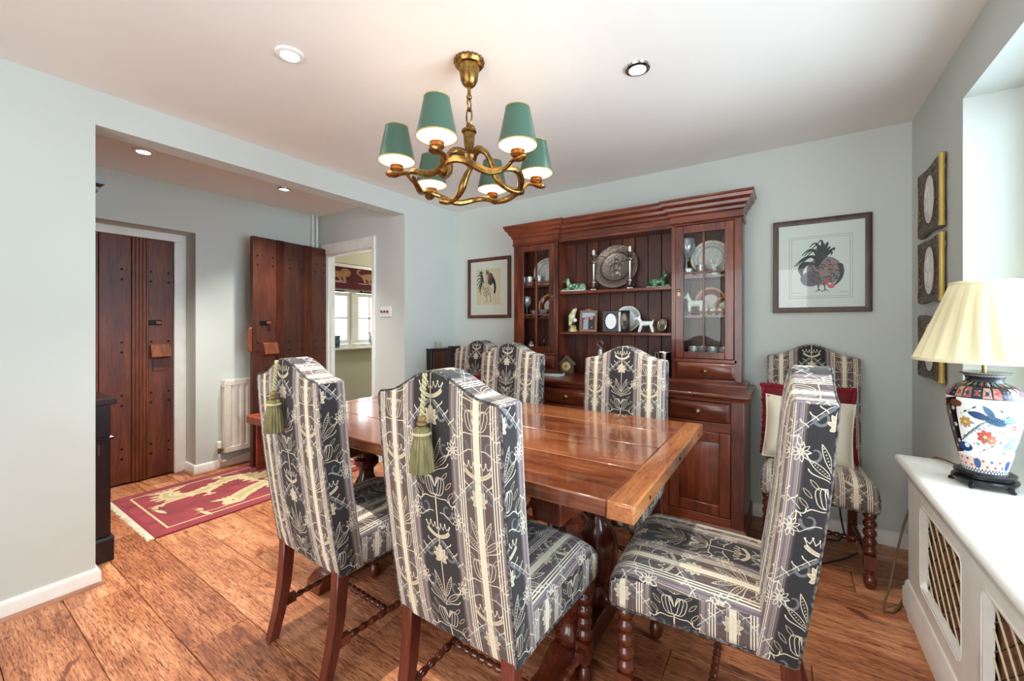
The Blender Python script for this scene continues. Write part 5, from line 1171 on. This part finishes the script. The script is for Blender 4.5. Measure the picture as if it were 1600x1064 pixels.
o = M().tube([(.54, 2.15, .672), (.545, 2.24, .675), (.535, 2.32, .668), (.52, 2.375, .662), (.50, 2.40, .64), (.47, 2.41, .52), (.43, 2.42, .34), (.40, 2.41, .18), (.375, 2.37, .07), (.350, 2.33, .012), (.345, 2.29, .007), (.375, 2.305, .007), (.405, 2.36, .007), (.435, 2.45, .007)], .0042, 8).obj('lamp_cable', plain('brown_cable', '6A5238', .5), None)
tag(o, 'brown lamp cable hanging off the end of the white sill to the floor', 'cable')
o = M().tube([(.245, 2.985, .50), (.25, 2.98, .30), (.265, 2.97, .12), (.28, 2.95, .03), (.25, 2.90, .007), (.10, 2.86, .007), (.02, 2.72, .007), (.16, 2.58, .007), (.26, 2.70, .007), (.32, 2.80, .007)], .0042, 8).obj('floor_cable', plain('black_cable', '1C1A1A', .5), None)
tag(o, 'black cable looping over the floor beneath the corner chair', 'cable')

# ------------------------------------------------------------------ the hall
rg = thing('hall_rug', 'red wool rug with cream dragons and fringe on the hall floor', 'rug', (-3.385, 1.565, 0), 0)
M().box(-.435, .435, -.765, .765, .0005, .009).obj('pile', rug_m, rg, bevel=.003, uvf=lambda c, n: ((c.x+.435)/.87, 1-(c.y+.765)/1.53))
m = M()
for s in (-1, 1):
    for k in range(150):
        x = -.433+.866*k/149; m.bar((x, s*.764, .005), (x+random.uniform(-.006, .006), s*(.795+random.uniform(-.006, .006)), .002), .0048, .003)
m.obj('fringe', plain('cream_fringe', 'E6DCC4', .95), rg)['kind'] = 'stuff'

bn = thing('hall_bench', 'reddish oak bench in front of the hall radiator, on the rug end', 'bench', (0, 0, .009))
M().box(-3.665, -3.36, 1.575, 2.26, .395, .462).obj('seat', bench_m, bn, bevel=.010, seg=2)
for y_ in (1.635, 2.14): 
    M().box(-3.635, -3.605, y_, y_+.11, 0, .397).obj('leg', bench_m, bn, bevel=.004); M().box(-3.42, -3.39, y_, y_+.11, 0, .397).obj('leg', bench_m, bn, bevel=.004)
M().box(-3.605, -3.42, 1.68, 1.70, .30, .36).box(-3.605, -3.42, 2.18, 2.20, .30, .36).obj('end_rail', bench_m, bn)

rd = thing('radiator', 'cream panel radiator on the hall wall left of the open door', 'radiator', (0, 0, 0))
y0, y1, zz0, zz1 = 1.505, 2.18, .135, .745; fx = -3.872
pts = [(fx, y0+.02)]; k = y0+.055
prof = [(y0+.006, fx+.0), (y0+.045, fx)]
yy = y0+.045
while yy < y1-.05:
    prof += [(yy+.006, fx-.009), (yy+.022, fx-.009), (yy+.028, fx), (yy+.050, fx)]; yy += .050
prof += [(y1-.006, fx)]
M().prism([(x, y_) for y_, x in prof]+[(fx-.02, y1-.006), (fx-.02, y0+.006)], 'z', zz0+.045, zz1-.045).obj('ribbed_panel', cream_m, rd)
M().box(fx-.020, fx+.001, y0+.006, y1-.006, zz1-.047, zz1-.004).obj('panel_border', cream_m, rd, bevel=.003)
M().box(fx-.020, fx+.001, y0+.006, y1-.006, zz0+.004, zz0+.047).obj('panel_border', cream_m, rd, bevel=.003)
M().box(fx-.052, fx-.004, y0, y0+.008, zz0+.005, zz1).obj('side_cover', cream_m, rd, bevel=.003)
M().box(fx-.052, fx-.004, y1-.008, y1, zz0+.005, zz1).obj('side_cover', cream_m, rd, bevel=.003)
m = M()
for k in range(26): m.box(fx-.050, fx-.006, y0+.012+k*.0255, y0+.026+k*.0255, zz1-.004, zz1+.001)
m.box(fx-.052, fx-.047, y0, y1, zz1-.008, zz1+.002); m.box(fx-.008, fx-.002, y0, y1, zz1-.008, zz1+.002); o = m.obj('top_grille', cream_m, rd); o['kind'] = 'stuff'
M().box(fx-.052, fx-.036, y0+.01, y1-.01, zz0+.03, zz1-.02).obj('rear_panel', cream_m, rd)
M().ball((fx-.026, y0-.004, zz1-.06), .010, 10, 6).obj('bleed_plug', chrome_m, rd)
M().lathe([(.016, 0), (.017, .05), (.013, .055)], 14, (fx-.03, y0-.03, .185)).obj('valve_cap', white_m, rd)
M().tube([(fx-.03, y0-.03, .185), (fx-.03, y0-.03, .14)], .011, 10).tube([(fx-.03, y0-.03, .165), (fx-.03, y0+.02, .165)], .008, 8).obj('valve_body', pull_m, rd)
M().tube([(fx-.03, y0-.03, .15), (fx-.03, y0-.03, .09), (fx-.035, y0-.01, .065), (fx-.045, y0+.05, .06), (fx-.052, y0+.2, .085), (fx-.052, y1, .09)], .010, 10).obj('feed_pipe', white_m, rd)
for k, y_ in enumerate((2.294, 2.338)):
    o = M().tube([(-3.922, y_, .0), (-3.922, y_, H)], .0115, 12); o.lathe([(.018, 0), (.018, .02)], 12, (-3.922, y_, 2.0)); o = o.obj('heating_pipe', white_m, None)
    tag(o, ('vertical white pipe in the hall corner, the one nearer the radiator', 'vertical white pipe in the hall corner, the one against the door frame wall')[k], 'pipe', 'pipes in the hall corner')
sw = thing('dimmer_switch', 'white triple dimmer switch on the wall right of the kitchen doorway', 'switch', (-2.903, JY, 1.322), 0)
M().box(-.073, .073, -.009, 0, -.043, .043).obj('plate', white_m, sw, bevel=.003)
for x in (-.04, 0, .04): M().lathe([(.013, 0), (.012, .012), (.0001, .014)], 16).obj('knob', chrome_m, sw, (x, -.009, 0), (PI/2, 0, 0))

bu = thing('bureau_bookcase', 'near black mahogany bookcase on a cupboard, its edge showing past the left wall', 'bookcase', (0, 0, 0))
bx0, bx1, by0, by1 = -3.30, -2.885, -.25, .605
M().box(bx0, bx1, by0, by1, .10, .80).obj('cupboard_body', dark_m, bu)
M().box(bx0-.01, bx1+.012, by0-.012, by1+.012, 0, .115).obj('plinth', dark_m, bu, bevel=.004)
M().sweep([(0, .112), (.014, .112), (.010, .125), (0, .13)], [(bx1, by0), (bx1, by1), (bx0, by1)][::-1]).obj('plinth_moulding', dark_m, bu)
M().sweep([(0, .618), (.010, .622), (.012, .632), (0, .64)], [(bx1, by0), (bx1, by1), (bx0, by1)][::-1]).obj('waist_moulding', dark_m, bu)
M().box(bx0-.02, bx1+.022, by0-.02, by1+.02, .80, .832).obj('ledge', dark_m, bu, bevel=.006)
M().box(bx0, -2.955, by0, .545, .832, 1.86).obj('upper_case', dark_m, bu)
M().sweep([(0, 1.85), (.008, 1.85), (.010, 1.875), (.022, 1.89), (.026, 1.915), (.045, 1.93), (.05, 1.955), (0, 1.955)], [(-2.955, by0), (-2.955, .545), (bx0, .545)][::-1]).obj('cornice', dark_m, bu)
for z in (.20, .44): M().box(bx1, bx1+.004, .30, .585, z, z+.16).obj('side_panel', dark_m, bu, bevel=.003)
M().tube([(bx1+.005, .56, .60), (bx1+.007, .56, .55)], .003, 6).obj('key', pull_m, bu)

dk = thing('dark_cabinet', 'shallow dark mahogany cabinet with two rods on top in the far left corner', 'cabinet', (0, 0, 0))
DX = -2.600
M().box(-2.662, DX, 2.615, 2.99, 0, .985).obj('body', dark_m, dk, bevel=.004)
M().box(DX-.002, DX+.005, 2.64, 2.86, .55, .965).obj('door', door_d, dk, bevel=.003)
M().box(-2.664, DX+.006, 2.895, 2.995, .983, 1.004).obj('raised_end', dark_m, dk, bevel=.003); M().box(-2.664, DX+.006, 2.607, 2.893, .983, .994).obj('top', dark_m, dk, bevel=.003)
for y_ in (2.682, 2.745): M().tube([(DX-.012, y_, .99), (DX-.012, y_, 1.056)], .0055, 10).obj('rod', pull_m, dk)
M().tube([(DX+.004, 2.912, .885), (DX+.013, 2.912, .945), (DX+.013, 2.935, .948)], .005, 8).obj('latch_hook', silver_m, dk)
M().ball((DX+.004, 2.972, .935), .016, 10, 6, (.4, .8, 1.6)).obj('boss', bench_m, dk)

# kitchen sill
o = M().lathe([(.045, 0), (.05, .01), (.055, .09), (.052, .13), (.060, .135), (.060, .150), (.05, .15), (.044, .02), (.0001, .02)], 20).obj('glazed_pot', two_tone('blue_glaze', '2F5468', '5E8498', 30), None, (-4.545, 2.945, .925)); tag(o, 'blue glazed pot at the left of the kitchen window sill', 'pot')
t = blob('white_figure', [((0, -.03, .03), (0, .03, .03), .03, .03), ((0, .03, .05), (0, .05, .085), .02, .017), ((0, -.03, .05), (0, -.05, .075), .018, .012), ((0, .0, .05), (0, .0, .08), .022, .016)], white_g, .006, None, (-4.545, 3.18, .925)); tag(t, 'small white pottery figure in the middle of the kitchen sill', 'ornament')
t = blob('goose_figure', [((0, .04, .06), (0, -.02, .075), .03, .038), ((0, -.02, .09), (0, -.035, .17), .024, .013), ((0, -.035, .175), (0, -.05, .18), .016, .012), ((0, -.05, .178), (0, -.085, .172), .007, .004), ((0, .04, .07), (0, .085, .05), .02, .006), ((.012, .0, .04), (.012, 0, .006), .008, .012), ((-.012, .0, .04), (-.012, 0, .006), .008, .012)], two_tone('goose_glaze', '9AA6B0', 'E8ECEE', 25), .006, None, (-4.545, 3.475, .925)); tag(t, 'pale pottery goose at the right of the kitchen window sill', 'ornament')
for o in list(COL.objects):
    if any(md.type == 'REMESH' for md in o.modifiers): bake(o)
